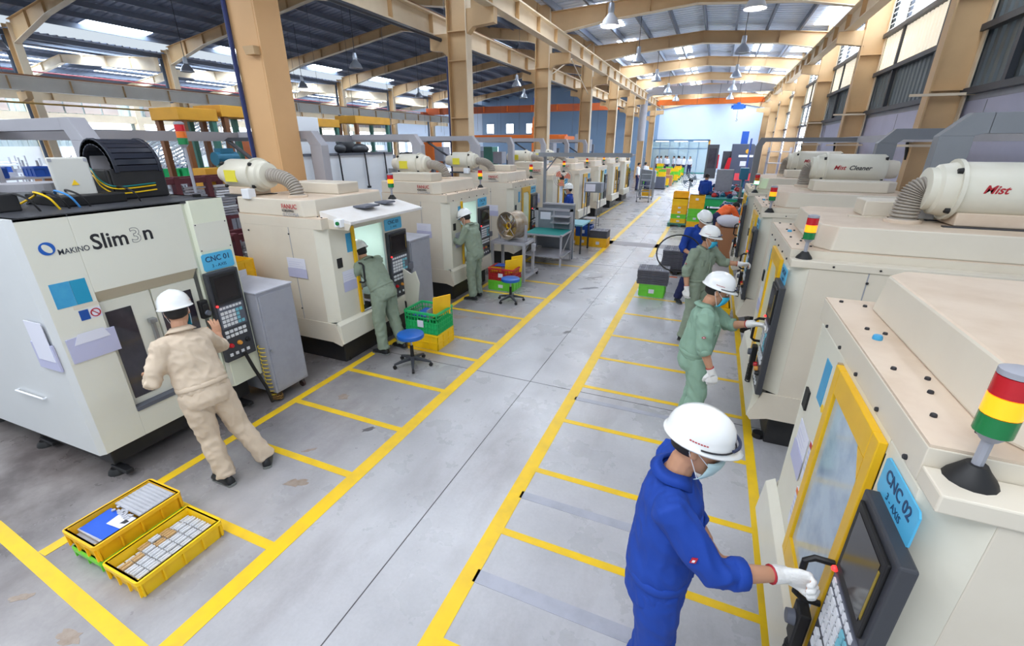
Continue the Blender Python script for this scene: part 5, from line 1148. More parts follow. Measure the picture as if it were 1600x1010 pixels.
# ================================================================== crates
def crate(label, loc, rz, L, Wd, H, m, style='solid', group=None, sheet=True, cat='crate'):
    c = thing('crate', label, cat, loc, rz, group); t = .012; tp = .02 if style == 'open' else .0
    def P(z): k = 1-.05*(1-z/H) if style == 'open' else 1; return L/2*k, Wd/2*k
    a0, b0 = P(0); a1, b1 = P(H)
    obj('floor_panel', bx(-a0+.005, a0-.005, -b0+.005, b0-.005, .004, .016), m, c)
    if style in ('solid', 'open'):
        for s in (-1, 1):
            obj('side_wall', MB().loft([[Vector(v) for v in ((-a0, s*b0, .0), (a0, s*b0, .0), (a0, s*(b0-t), .0), (-a0, s*(b0-t), .0))], [Vector(v) for v in ((-a1, s*b1, H), (a1, s*b1, H), (a1, s*(b1-t), H), (-a1, s*(b1-t), H))]]), m, c)
            obj('end_wall', MB().loft([[Vector(v) for v in ((s*a0, -b0, .0), (s*a0, b0, .0), (s*(a0-t), b0, .0), (s*(a0-t), -b0, .0))], [Vector(v) for v in ((s*a1, -b1, H), (s*a1, b1, H), (s*(a1-t), b1, H), (s*(a1-t), -b1, H))]]), m, c)
        n = max(3, int(L/.12))
        rb = MB()
        for i in range(n+1):
            x = -a1*.97+2*a1*.97*i/n
            for s in (-1, 1): rb.box(x-.005, x+.005, *sorted((s*b1*1.0-s*.004, s*(b1+.010))), .015, H-.02)
        n2 = max(2, int(Wd/.12))
        for i in range(n2+1):
            y = -b1*.95+2*b1*.95*i/n2
            for s in (-1, 1): rb.box(*sorted((s*a1-s*.004, s*(a1+.010))), y-.005, y+.005, .015, H-.02)
        r = obj('ribs', rb, m, c); r['kind'] = 'stuff'
        for z in ((H*.45,) if H > .2 else ()): obj('band', MB().box(-a1-.008, a1+.008, -b1-.008, -b1+.002, z-.008, z+.008).box(-a1-.008, a1+.008, b1-.002, b1+.008, z-.008, z+.008).box(-a1-.008, -a1+.002, -b1, b1, z-.008, z+.008).box(a1-.002, a1+.008, -b1, b1, z-.008, z+.008), m, c)
    else:
        g = MB(); nz = 4
        nx = max(4, int(L/.05))
        for s in (-1, 1):
            for i in range(nx+1):
                x = -a1+.01+(2*a1-.02)*i/nx; wdt = .009 if i % 4 == 0 else .0035
                g.box(x-wdt, x+wdt, *sorted((s*b1, s*(b1-.010))), 0, H)
            for j in range(nz+1):
                z = .01+(H-.02)*j/nz; g.box(-a1, a1, *sorted((s*b1, s*(b1-.010))), z-.006, z+.006)
            ny = max(3, int(Wd/.05))
            for i in range(ny+1):
                y = -b1+.01+(2*b1-.02)*i/ny; g.box(*sorted((s*a1, s*(a1-.010))), y-.004, y+.004, 0, H)
            for j in range(nz+1):
                z = .01+(H-.02)*j/nz; g.box(*sorted((s*a1, s*(a1-.010))), -b1, b1, z-.006, z+.006)
        o = obj('lattice_wall', g, m, c); o['kind'] = 'stuff'
        obj('inner_lining', MB().box(-a1+.012, a1-.012, -b1+.012, -b1+.014, .01, H*.55).box(-a1+.012, a1-.012, b1-.014, b1-.012, .01, H*.55).box(-a1+.012, -a1+.014, -b1+.012, b1-.012, .01, H*.55).box(a1-.014, a1-.012, -b1+.012, b1-.012, .01, H*.55), m, c)
    e = .014
    rm = MB()
    # rounded rim
    def rr(a, b, r, z, n=5):
        out = []
        for (cx, cy, a0_) in ((a-r, b-r, 0), (-a+r, b-r, PI/2), (-a+r, -b+r, PI), (a-r, -b+r, 1.5*PI)):
            for i in range(n): t_ = a0_+PI/2*i/(n-1); out.append(Vector((cx+r*math.cos(t_), cy+r*math.sin(t_), z)))
        return out
    rings = [rr(a1-t, b1-t, .02, H-.03), rr(a1+e, b1+e, .03, H-.03), rr(a1+e, b1+e, .03, H), rr(a1-t, b1-t, .02, H), rr(a1-t, b1-t, .02, H-.03)]
    obj('rim', MB().loft(rings, cap=False), m, c, smooth=True)
    if sheet: obj('paper_tag', bx(-.05, .05, -b1-.0125, -b1-.0105, H*.3, H*.62), M_paper, c)
    return c
# two long yellow trays by the big machine

H90 = PI/2
crate('lime green crate underneath the amber tray by the big machine', (-3.62, 1.215, 0), H90, .54, .34, .10, M_lime, 'open', sheet=False)
crate('amber yellow tray holding grey strips and a blue sheet, stacked on the lime crate', (-3.62, 1.215, .10), H90, .55, .36, .15, M_yelo, 'open', sheet=False)
crate('bright yellow tray full of clear tubes, flat on the floor next to the amber tray', (-3.18, 1.205, 0), H90, .55, .36, .15, M_yelc, 'open', sheet=False)
random.seed(12)
ORD = ['first', 'second', 'third', 'fourth', 'fifth', 'sixth', 'seventh', 'eighth', 'ninth', 'tenth', 'eleventh', 'twelfth']
for i in range(9):
    o = obj('part_strip', MB().box(-.155, .155, -.013, .013, 0, .016).box(-.15, .15, -.009, .009, .016, .021), mat('strip_grey', (186, 188, 196), .4, dirt=.4, scale=20), bevel=.002, loc=(-3.62, 1.245+i*.027, .225), rot=(0, 0, .02*(random.random()-.5)))
    tag(o, 'grey part strip across the amber tray, %s from its far end' % ORD[8-i], 'strip', 'grey part strips in the amber tray')
for i in range(22):
    o = obj('part_strip', bx(-.012, .012, -.009, .009, 0, .01), mat('strip_grey', (186, 188, 196), .4, dirt=.4, scale=20), bevel=.002, loc=(-3.62+random.uniform(-.1, .1), 1.20+random.uniform(-.02, .04), .225+random.uniform(0, .01)), rot=(0, 0, random.random()*3))
    tag(o, 'small loose grey piece at the end of the strips in the amber tray', 'strip', 'loose pieces in the amber tray')
o = obj('filler_board', bx(-.155, .155, -.25, .02, -.004, 0), mat('strip_grey', (186, 188, 196), .4), loc=(-3.62, 1.22, .18)); tag(o, 'grey board lining the amber tray below its contents', 'board')
for q in range(2):
    o = obj('part_strip', bx(-.155, .155, -.012, .012, 0, .012), mat('strip_grey', (186, 188, 196), .4), loc=(-3.62, 1.005+q*.0, .19+.013*q)); tag(o, 'grey part strip lying across the amber tray', 'strip', 'grey part strips in the amber tray')
o = obj('blue_sheet', bx(-.15, .15, -.1, .1, 0, .006), mat('sheet_blue', (18, 88, 206), .5), loc=(-3.62, 1.105, .215), rot=(.05, 0, .03)); tag(o, 'bright blue plastic sheet covering the near end of the amber tray', 'sheet')
o = obj('paper_note', bx(-.08, .08, -.05, .05, 0, .003), M_paper, loc=(-3.55, 1.155, .228), rot=(.05, 0, .08)); tag(o, 'white paper note lying on the blue sheet', 'paper')
obj('ink_smudge', MB().prism([(.01, -.02), (.05, -.01), (.06, .015), (.02, .02)], .003, .0036), M_ink, o)
for r in range(5):
    for q in range(7):
        if r == 0 and q < 2: continue
        am = r in (0, 1) and q < 5 and (q+r) % 4 != 3
        z = .105 if not (r == 0 and q > 4) else .09
        o = obj('plastic_tube', MB().cyl((0, -.032, 0), (0, .032, 0), .011, n=8).cyl((.024, -.032, 0), (.024, .032, 0), .011, n=8), M_tubeo if am else M_tube, smooth=True, loc=(-3.32+r*.058, .99+q*.071, z+random.uniform(0, .01)), rot=(0, 0, random.uniform(-.04, .04)))
        tag(o, '%s plastic tube pair, %s row from the amber tray, %s from the near end' % ('amber tinted' if am else 'clear', ORD[r], ORD[q]), 'tube', 'amber tubes in the yellow tray' if am else 'clear tubes in the yellow tray')
for k in range(8):
    o = obj('tube_layer', MB().box(-.15, .15, -.028, .028, 0, .01), M_tube, loc=(-3.18, .98+k*.064, .075)); tag(o, 'lower flat layer of clear tubes in the bright yellow tray', 'tube', 'lower tube layers')
# crates by the canopy machine
crate('bright yellow crate under the green lattice crate by the round blue stool', (-3.50, 5.12, 0), 0, .52, .44, .24, M_yelc, 'solid', sheet=False)
crate('green lattice crate with blue board inside, on the yellow crate by the stool', (-3.50, 5.12, .24), 0, .53, .44, .32, M_grn, 'lattice')
o = obj('blue_board', bx(-.2, .02, -.16, .18, 0, .012), M_bluec, loc=(-3.46, 5.1, .47)); tag(o, 'blue board inside the green lattice crate', 'board')
o = obj('divider_board', bx(-.005, .005, -.18, .18, 0, .16), M_greyp, loc=(-3.40, 5.1, .43)); tag(o, 'grey divider standing in the green lattice crate', 'board')
o = obj('yellow_card', bx(-.008, .008, -.14, .14, 0, .30), M_yelo, loc=(-3.30, 5.14, .46), rot=(.0, .12, -.5)); tag(o, 'amber yellow card sticking up out of the green lattice crate', 'board')
crate('lime crate under the red lattice crate, beside the drum fan trolley', (-3.60, 8.05, 0), 0, .54, .42, .2, M_lime, 'solid', sheet=True)
crate('red lattice crate with yellow boards, on the lime crate beside the drum fan', (-3.60, 8.05, .2), 0, .54, .42, .25, M_red, 'lattice')
for k, (x, r, h, y) in enumerate([(-3.79, -.3, .16, 7.98), (-3.45, .2, .34, 8.0), (-3.38, .3, .40, 8.12)]):
    o = obj('yellow_card', bx(-.008, .008, -.13, .13, 0, h-.05), M_yelc, loc=(x, y, .33), rot=(0, .1, -.9+r)); tag(o, ['low yellow card tilting out of the red lattice crate', 'yellow card upright in the red lattice crate', 'tallest yellow card standing in the red lattice crate'][k], 'board')
o = obj('blue_board', bx(-.16, .16, -.1, .1, 0, .012), M_bluec, loc=(-3.62, 8.05, .47)); tag(o, 'blue board lying in the red lattice crate', 'board')
o = obj('paper_note', bx(-.04, .04, -.06, .06, 0, .003), M_paper, loc=(-3.5, 8.0, .49), rot=(.2, -.3, 0)); tag(o, 'curled paper on the blue board in the red crate', 'paper')
# stools
def stool(label, x, y, h, rz):
    t = thing('swivel_stool', label, 'stool', (x, y, 0), rz)
    obj('seat', MB().lathe([(0, h), (.14, h), (.17, h-.012), (.178, h-.035), (.172, h-.06), (.14, h-.07), (0, h-.07)], n=32), M_seat, t, smooth=True)
    obj('column', MB().cyl((0, 0, .16), (0, 0, h-.06), .014, n=12), M_steel, t, smooth=True)
    obj('gas_sleeve', MB().cyl((0, 0, .08), (0, 0, h*.62), .026, .022, 14), M_rub, t, smooth=True)
    obj('height_lever', MB().tube([(0, 0, h-.09), (.1, .08, h-.095), (.14, .1, h-.10)], .005, 6), M_rub, t, smooth=True)
    for k in range(5):
        a = 2*PI*k/5; c, s = math.cos(a), math.sin(a)
        l_ = obj('leg', MB().loft([[Vector((c*r-s*w, s*r+c*w, z)) for w, z in ((-ww, z0), (ww, z0), (ww, z0+hh), (-ww, z0+hh))] for r, ww, z0, hh in ((.02, .026, .085, .05), (.12, .022, .075, .035), (.25, .014, .055, .02))]), M_panel, t, bevel=.004)
        obj('caster', MB().cyl((c*.245-s*.016, s*.245+c*.016, .026), (c*.245+s*.016, s*.245-c*.016, .026), .025, n=12).cyl((c*.245, s*.245, .03), (c*.245, s*.245, .06), .008, n=6), M_rub, l_, smooth=True)
    return t
stool('round blue swivel stool in front of the green lattice crate', -3.32, 4.40, .47, .3)
stool('round blue swivel stool standing by the lime and red crates', -3.16, 7.32, .46, .5)
# wheeled grey cabinets
def cabinet(label, x0, x1, y0, y1, h, stuff=None):
    t = thing('wheeled_cabinet', label, 'cabinet', (x0, y0, 0)); L, Wd = x1-x0, y1-y0
    obj('carcass', bx(0, L, 0, Wd, .12, h), M_greyp, t, bevel=.006)
    obj('top_plate', bx(-.01, L+.01, -.01, Wd+.01, h, h+.018), mat('cabinet_top', (188, 190, 202), .4, dirt=.3, scale=7), t, bevel=.004)
    d = obj('door', bx(L, L+.012, .02, Wd-.02, .15, h-.03), M_greyp, t, bevel=.003)
    obj('latch', MB().cyl((L+.012, Wd*.5-.2, h*.5), (L+.03, Wd*.5-.2, h*.5), .012, n=8), M_steel, d)
    for x in (.06, L-.06):
        for y in (.05, Wd-.05):
            c = obj('caster', MB().box(-.02, .02, -.02, .02, .07, .12), M_panel, t, loc=(x, y, 0)); obj('wheel', MB().cyl((0, -.014, .04), (0, .014, .04), .04, n=16), mat('wheel_brown', (64, 44, 44), .5), c, smooth=True)
    return t
cabinet('grey wheeled cabinet standing beside the large machine with the logo', -4.85, -4.18, 3.01, 3.46, 1.30)
cb = cabinet('grey wheeled cabinet behind the green and yellow crates', -4.78, -4.12, 5.64, 6.2, 1.36)
obj('pink_mark', bx(.35, .5, -.012, -.0105, 1.24, 1.27), mat('pink_ink', (236, 130, 150), .5), cb)
o = obj('black_tube_roll', MB().cyl((0, -.1, 0), (0, .12, 0), .022, n=12), M_rub, smooth=True, loc=(-4.55, 5.72, 1.40), rot=(0, 0, 1.2)); tag(o, 'short black roll lying on the grey cabinet behind the green crate', 'roll')
sb = thing('side_shield', 'cream swinging shield plate with yellow trim behind the worker by the canopy machine', 'shield', (-3.95, 5.35, 0))
obj('shield_plate', MB().prism([(-.12, .35), (.1, .5), (.16, .82), (.10, 1.0), (.02, .95), (-.12, 1.02)], .0, .02, 'y'), M_cream, sb, bevel=.004)
obj('shield_stand', MB().box(-.14, -.1, .0, .04, 0, .5).box(-.2, .1, 0, .04, .0, .03), M_rub, sb)
# drum fan on its trolley
t = thing('fan_trolley', 'grey tubular trolley carrying the big drum fan', 'trolley', (-3.72, 8.72, 0))
X0, X1, Y0, Y1 = -.36, .36, -.24, .30
for x in (X0, X1):
    for y in (Y0, Y1): obj('leg', bx(x-.028, x+.028, y-.028, y+.028, .10 if y == Y1 else .02, .84), M_duct, t, bevel=.004)
obj('top_frame', MB().box(X0-.03, X1+.03, Y0-.03, Y0+.03, .80, .86).box(X0-.03, X1+.03, Y1-.03, Y1+.03, .80, .86).box(X0-.03, X0+.03, Y0, Y1, .80, .86).box(X1-.03, X1+.03, Y0, Y1, .80, .86), M_duct, t, bevel=.004)
obj('deck', bx(X0, X1, Y0, Y1, .845, .86), M_duct, t)
obj('lower_rail', MB().box(X1-.025, X1+.025, Y0, Y1+.3, .08, .13).box(X0-.025, X0+.025, Y0, Y1+.3, .08, .13).box(X0, X1, Y1-.02, Y1+.02, .08, .13), M_duct, t)
for x in (X0, X1): obj('caster', MB().cyl((x-.016, Y1+.28, .045), (x+.016, Y1+.28, .045), .045, n=14), M_rub, t, smooth=True)
obj('switch_box', bx(X1+.03, X1+.1, .1, .2, .62, .78), M_duct, t, bevel=.006)
for s in (-1, 1): obj('yoke_post', bx(s*.30-.02, s*.30+.02, -.02, .04, .86, 1.18), M_duct, t)
t = thing('drum_fan', 'big round drum fan with rusty yellow blades on the grey trolley', 'fan', (-3.72, 8.72, 1.17), -.35)
obj('drum', MB().lathe([(.27, -.17), (.285, -.18), (.29, -.16), (.275, -.14), (.275, .14), (.29, .16), (.285, .18), (.27, .17), (.268, .0), (.27, -.17)], axis='y', n=36), M_rust, t, smooth=True)
for k in range(6):
    a = 2*PI*k/6; c, s = math.cos(a), math.sin(a); e = a+.5
    obj('blade', MB().add([(c*.05, -.03, s*.05), (math.cos(e)*.06, .03, math.sin(e)*.06), (math.cos(e+.15)*.25, .045, math.sin(e+.15)*.25), (c*.25, -.05, s*.25), (c*.05, -.025, s*.05), (math.cos(e)*.06, .035, math.sin(e)*.06), (math.cos(e+.15)*.25, .05, math.sin(e+.15)*.25), (c*.25, -.045, s*.25)], [(0, 1, 2, 3), (7, 6, 5, 4), (0, 4, 5, 1), (1, 5, 6, 2), (2, 6, 7, 3), (3, 7, 4, 0)]), mat('blade_rust', (196, 160, 60), .5, dirt=.8, scale=20, dcol=(120, 90, 50)), t)
obj('hub', MB().lathe([(0, -.09), (.045, -.09), (.07, -.06), (.07, .09), (0, .09)], axis='y', n=18), mat('hub_rust', (128, 84, 44), .6, dirt=.6, scale=20), t, smooth=True)
obj('centre_ring', MB().lathe([(.055, -.12), (.07, -.12), (.07, -.10), (.055, -.10), (.055, -.12)], axis='y', n=20), M_yelc, t, smooth=True)
for k in range(4):
    a = PI/4+PI/2*k; obj('strut', MB().cyl((math.cos(a)*.06, -.13, math.sin(a)*.06), (math.cos(a)*.28, -.15, math.sin(a)*.28), .008, n=6), M_steel, t)
for r_ in (.09, .13, .17, .21, .25): obj('guard_ring', MB().lathe([(r_-.002, -.172), (r_+.002, -.172), (r_+.002, -.168), (r_-.002, -.168), (r_-.002, -.172)], axis='y', n=32), M_steel, t, smooth='all')
# workbench with teal mat and shelf back
t = thing('workbench', 'grey workbench with teal mat, lower shelf and low back panel', 'table', (-3.05, 10.05, 0))
for x in (-.92, 0):
    for y in (0, .85): obj('leg', bx(x-.02, x+.02, y-.02, y+.02, 0, .78 if y == 0 else 1.26), M_duct, t)
obj('worktop', bx(-.94, .02, -.02, .87, .72, .76), M_duct, t, bevel=.004); obj('teal_mat', bx(-.92, .0, .0, .85, .761, .768), M_teal, t)
obj('lower_shelf', bx(-.94, .02, -.02, .87, .22, .25), M_duct, t)
obj('back_panel', bx(-.95, .03, .84, .88, .3, 1.26), M_steelp, t); obj('back_frame', MB().box(-.95, -.87, .82, .84, .76, 1.26).box(-.05, .03, .82, .84, .76, 1.26).box(-.95, .03, .82, .84, 1.2, 1.26).box(-.48, -.45, .82, .84, .76, 1.2), M_duct, t)
for z in (.93, 1.08): obj('shelf', bx(-.48, -.02, .60, .84, z, z+.02), M_duct, t)
obj('paper_sheet', bx(-.82, -.55, .832, .838, .98, 1.16), M_paper, t)
obj('side_panel', bx(.0, .03, .5, .88, .2, 1.26), M_steelp, t) if False else None
for x in (-.92, 0): obj('cross_brace', MB().tube([(x, 0, .26), (x, .8, .7)], .015, 6), M_duct, t)
t = thing('notice_stand', 'tall grey light gantry with lamp canopy and desk fan beside the teal-topped bench', 'stand', (-3.05, 11.0, 0))
obj('post', bx(-.80, -.74, -.03, .03, 0, 2.55), M_steelp, t); obj('post', bx(-.02, .04, -.03, .03, 0, 1.36), M_steelp, t)
obj('panel', bx(-.74, -.02, -.01, .02, .2, 1.36), M_steelp, t)
obj('panel_edge', bx(-.8, .04, -.04, .04, 1.34, 1.38), M_duct, t)
obj('canopy', MB().box(-.85, 1.35, -.25, .2, 2.50, 2.53).box(-.85, 1.35, -.27, -.25, 2.47, 2.56), M_ductd, t); obj('canopy_brace', MB().cyl((-.77, 0, 2.1), (-.45, 0, 2.49), .015, n=6), M_steelp, t)
obj('end_leg', bx(1.28, 1.33, -.02, .02, 0, 2.5), M_steelp, t) if False else None
t = thing('wall_fan', 'round orange-backed fan on a grey post above the teal-topped bench', 'fan', (-3.35, 10.95, 1.98), -1.15)
obj('bracket', MB().cyl((-.42, .03, .05), (-.15, 0, 0), .02, n=8), M_rub, t)
obj('motor', MB().lathe([(0, -.12), (.05, -.11), (.06, 0), (.04, .03), (0, .04)], axis='x', n=16), M_rub, t, smooth=True, loc=(-.06, 0, 0))
for r_ in (.08, .13, .18, .215): obj('guard_ring', MB().lathe([(r_-.003, -.003), (r_+.003, -.003), (r_+.003, .003), (r_-.003, .003), (r_-.003, -.003)], axis='x', n=28), M_steelp, t, smooth='all', loc=(.07, 0, 0))
for k in range(3):
    a = 2*PI*k/3; obj('blade', MB().prism([(math.cos(a+b)*r_, math.sin(a+b)*r_) for r_, b in ((.03, 0), (.19, -.1), (.2, .35), (.17, .8), (.05, .7))], .02, .028, 'x'), mat('blade_orange', (244, 150, 120), .4), t)
t = thing('workbench', 'teal-topped bench end past the tall grey gantry', 'table', (-2.98, 11.6, 0))
for y in (0, .8): obj('leg', bx(-.02, .02, y-.02, y+.02, 0, .74), M_panel, t)
for y in (0, .8): obj('leg', bx(-.62, -.58, y-.02, y+.02, 0, .74), M_panel, t)
obj('worktop', bx(-.62, .04, -.04, .84, .74, .78), mat('teal_light', (120, 176, 190), .5), t)
# crates beyond
crate('amber crate under the blue bin past the workbenches', (-3.22, 12.95, 0), 0, .42, .42, .26, M_yelo)
crate('blue bin stacked on an amber crate past the workbenches', (-3.22, 12.95, .26), 0, .42, .42, .30, M_bluec)
crate('amber crate with dark trays stacked on top, next to the blue bin', (-2.75, 12.85, 0), 0, .50, .42, .26, M_yelo)
crate('amber crate at the foot of the tall bench gantry', (-3.55, 13.6, 0), 0, .42, .42, .26, M_yelo, sheet=False)
def tray(label, loc, rz, L, Wd, H=.045, m=M_tray, group=None, cells=(4, 2)):
    t = thing('parts_tray', label, 'tray', loc, rz, group)
    mb = MB().box(-L/2, L/2, -Wd/2, Wd/2, 0, H*.5); mb.box(-L/2-.008, L/2+.008, -Wd/2-.008, Wd/2+.008, H*.62, H*.82)
    obj('tray_body', mb, m, t)
    for i in range(cells[0]):
        for j in range(cells[1]):
            x0 = -L/2+L*(i+.12)/cells[0]; x1 = -L/2+L*(i+.88)/cells[0]; y0 = -Wd/2+Wd*(j+.12)/cells[1]; y1 = -Wd/2+Wd*(j+.88)/cells[1]
            obj('pocket_rim', MB().box(x0, x1, y0, y0+.008, H*.8, H).box(x0, x1, y1-.008, y1, H*.8, H).box(x0, x0+.008, y0, y1, H*.8, H).box(x1-.008, x1, y0, y1, H*.8, H), mat('tray_rim', (150, 150, 162), .4), t)
    return t
def traystack(label, topl, x, y, z, L, Wd, n, dz=.045, rz=0, grp=None):
    base = tray(label, (x, y, z), rz, L, Wd, dz, group=grp, cells=(2, 1))
    for i in range(1, n-1): clone(base, None, (x+random.uniform(-.008, .008), y+random.uniform(-.008, .008), z+dz*i), None, label.replace('below the top', '%s from the bottom' % ORD[i]))
    base['label'] = label.replace('below the top', 'at the very bottom')
    tray(topl, (x, y, z+dz*(n-1)), rz, L, Wd, dz, cells=(4, 2))
traystack('charcoal tray below the top, on the amber crate by the blue bin', 'top charcoal tray of the stack on the amber crate beside the blue bin', -2.75, 12.85, .26, .5, .42, 6, .035, 0, 'trays on the amber crate')
traystack('charcoal tray below the top in the stack on the lime crate', 'top charcoal tray of the stack on the lime crate', -.78, 8.82, .25, .56, .46, 8, .035, .04, 'trays on the lime crate')
crate('lime crate carrying a stack of charcoal trays by the yellow aisle line', (-.77, 8.80, 0), 0, .46, .38, .25, M_lime)
traystack('charcoal tray below the top in the stack on the black pallet', 'top charcoal tray of the stack on the black pallet', -.47, 10.75, .12, .62, .55, 10, .042, .0, 'trays on the black pallet')
o = obj('black_pallet', MB().box(-.4, .4, -.34, .34, .08, .12).box(-.4, -.3, -.34, .34, 0, .08).box(.3, .4, -.34, .34, 0, .08).box(-.05, .05, -.34, .34, 0, .08), M_black, loc=(-.47, 10.75, 0)); tag(o, 'black plastic pallet under the charcoal trays', 'pallet')
# reading stand
t = thing('reading_stand', 'tall thin-legged steel stand with a grey box and white sheet', 'stand', (-3.72, 15.9, 0))
for x in (-.25, .2):
    for y in (-.2, .2): obj('leg', MB().cyl((x, y, 0), (x, y, 1.2), .014, n=6), M_steelp, t)
obj('desk_box', bx(-.28, .3, -.22, .22, 1.2, 1.52), M_steelp, t, bevel=.006); obj('paper_sheet', bx(-.24, .1, -.226, -.222, 1.24, 1.48), M_paper, t)
obj('foot_shelf', bx(-.27, .22, -.22, .22, .3, .32), M_duct, t)
# wheeled steps
t = thing('wheeled_steps', 'wheeled grey steel steps with hand rails at the end of the machine row', 'steps', (-3.1, 24.0, 0))
for i in range(5): obj('tread', bx(-.27, .27, .0+.2*i, .22+.2*i, .26*(i+1)-.03, .26*(i+1)), M_steelp, t)
for s in (-1, 1):
    obj('side_frame', MB().tube([(s*.29, 0, .02), (s*.29, 0, .7), (s*.29, .9, 2.1), (s*.29, 1.25, 2.1), (s*.29, 1.25, .02)], .022, 6), M_steelp, t)
    obj('rail_post', MB().cyl((s*.29, .45, .3), (s*.29, .45, 1.4), .015, n=6).cyl((s*.29, .85, .3), (s*.29, .85, 2.0), .015, n=6), M_steelp, t)
    for y in (0, 1.25): obj('wheel', MB().cyl((s*.29-.02, y, .05), (s*.29+.02, y, .05), .05, n=12), M_rub, t)
# trays and crates at the far end of the aisle, left side
random.seed(4)
FC = [(-4.4, 34.6, M_yelo, 3), (-3.9, 34.5, M_yelc, 3), (-3.9, 37.6, M_lime, 4), (-3.35, 37.5, M_yelc, 4), (-4.6, 38.4, M_yelo, 4), (-3.0, 33.6, M_yelc, 2), (-2.9, 36.1, M_lime, 3), (-2.75, 38.4, M_yelc, 4), (-2.75, 40.8, M_lime, 4), (-2.8, 42.6, M_yelo, 4), (-2.75, 45, M_lime, 3), (-3.4, 40.9, M_yelc, 4), (-4.2, 41.5, M_lime, 5)]
seen = {}
for (x, y, m, n) in FC:
    proto = None
    for i in range(n):
        mm = m if (i+int(y*2)) % 3 else (M_lime if m is not M_lime else M_yelc); k = mm.name
        cn = {'crate_yellow': 'bright yellow', 'crate_amber': 'amber', 'crate_lime': 'lime green'}[k]
        if k not in seen:
            seen[k] = crate('%s crate in the tall stacks far down the aisle' % cn, (x, y, .12+.22*i), 0, .5, .42, .22, mm, group='%s crates in the far stacks' % cn, sheet=False)
        else: clone(seen[k], None, (x, y, .12+.22*i))
    o = obj('pallet', MB().box(-.3, .3, -.28, .28, .06, .12).box(-.3, -.22, -.28, .28, 0, .06).box(.22, .3, -.28, .28, 0, .06), M_teald, loc=(x, y, 0)); tag(o, 'teal pallet under a tall crate stack far down the aisle', 'pallet', 'teal pallets far down the aisle')
for i, (x, y) in enumerate([(-3.2, 36), (-3.6, 39.2), (-2.9, 34.8)]):
    o = obj('cardboard_box', MB().box(-.3, .3, -.3, .3, 0, 1.1-.2*i).box(-.3, .3, -.31, .31, .5, .53), M_card, bevel=.01, loc=(x, y, 0)); tag(o, ['tall cardboard carton between the far crate stacks', 'cardboard carton behind the tall far carton', 'short cardboard carton in front of the far crate stacks'][i], 'box')
for i, x in enumerate((-3.75, -3.1)):
    base = tray('dark tray in the wide stacks at the aisle edge beyond the wheeled steps', (x, 31.9, .06), 0, .6, .5, .09, m=mat('tray_slate', (108, 112, 130), .5), group='slate trays beyond the wheeled steps', cells=(2, 1)) if i == 0 else base
    for j in range(1 if i == 0 else 0, 8): clone(base, None, (x, 31.9, .06+.09*j))
    o = obj('black_pallet', bx(-.33, .33, -.3, .3, 0, .06), M_black, loc=(x, 31.9, 0)); tag(o, 'black pallet under slate trays beyond the wheeled steps', 'pallet', 'pallets under the slate trays')
crate('yellow crate on top of the slate trays beyond the wheeled steps', (-3.05, 31.9, .78), 0, .42, .4, .3, M_yelc, sheet=False)
crate('lime crate topping the yellow crate on the slate trays', (-3.05, 31.9, 1.08), 0, .42, .4, .12, M_lime, sheet=False)
t = thing('grey_hopper', 'grey sheet metal hopper behind the wheeled steps', 'hopper', (-3.3, 26.4, 0))
obj('hopper_body', MB().prism([(-.35, .9), (.45, .8), (.45, 1.4), (-.35, 1.5)], -.3, .3, 'y'), M_steelp, t, bevel=.01)
for x in (-.3, .4):
    for y in (-.25, .25): obj('leg', bx(x-.02, x+.02, y-.02, y+.02, 0, .9), M_steelp, t)
crate('yellow crate tucked under the grey hopper', (-3.2, 26.4, .1), 0, .5, .4, .3, M_yelo, sheet=False)
# ---- right of the aisle: crate stacks on a teal pallet, benches
o = obj('teal_pallet', MB().box(-.42, .42, -.5, .5, .07, .13).box(-.42, -.32, -.5, .5, 0, .07).box(.32, .42, -.5, .5, 0, .07).box(-.05, .05, -.5, .5, 0, .07), M_teald, loc=(-.84, 17.6, 0)); tag(o, 'teal pallet carrying the yellow and lime crates by the aisle', 'pallet')
for i, (m, nm) in enumerate(((M_yelc, 'yellow crate at the bottom of the front stack on the teal pallet'), (M_lime, 'lime crate second in the front stack on the teal pallet'), (M_yelo, 'amber crate third in the front stack on the teal pallet'), (M_yelo, 'amber crate fourth in the front stack on the teal pallet'), (M_yelc, 'yellow crate topping the front stack on the teal pallet'))):
    crate(nm, (-.92, 17.35, .13+.155*i), 0, .5, .42, .155 if i < 4 else .2, m, sheet=i < 4)
for i in range(6):
    if i == 0: ca = crate('amber crate in the rear stack on the teal pallet', (-.95, 17.85, .13), 0, .5, .42, .17, M_yelo, group='rear stack on the teal pallet', sheet=False)
    else: clone(ca, None, (-.95, 17.85, .13+.17*i))
for i, (m, nm) in enumerate(((M_yelo, 'amber crate at the foot of the taller stack beside the pallet'), (M_lime, 'lime crate second in the taller stack beside the pallet'), (M_lime, 'lime crate third in the taller stack beside the pallet'), (M_yelo, 'amber crate fourth in the taller stack beside the pallet'), (M_yelo, 'amber crate fifth in the taller stack beside the pallet'), (M_yelo, 'amber crate topping the taller stack beside the pallet'))[:5]):
    crate(nm, (-.38, 17.3, .0+.22*i), 0, .48, .42, .22, m, sheet=i in (1, 4))
t = thing('pedestal_fan', 'grey pedestal fan standing behind the yellow crate stacks', 'fan', (-.78, 19.3, 0), -2.0)
obj('base', MB().lathe([(0, .04), (.2, .03), (.22, 0)], n=20), M_panel, t, smooth=True); obj('pole', MB().cyl((0, 0, .03), (0, 0, 1.42), .02, n=8), M_panel, t)
obj('motor', MB().ball((-.06, 0, 1.45), (.12, .08, .08), 12, 8), M_rub, t, smooth='all')
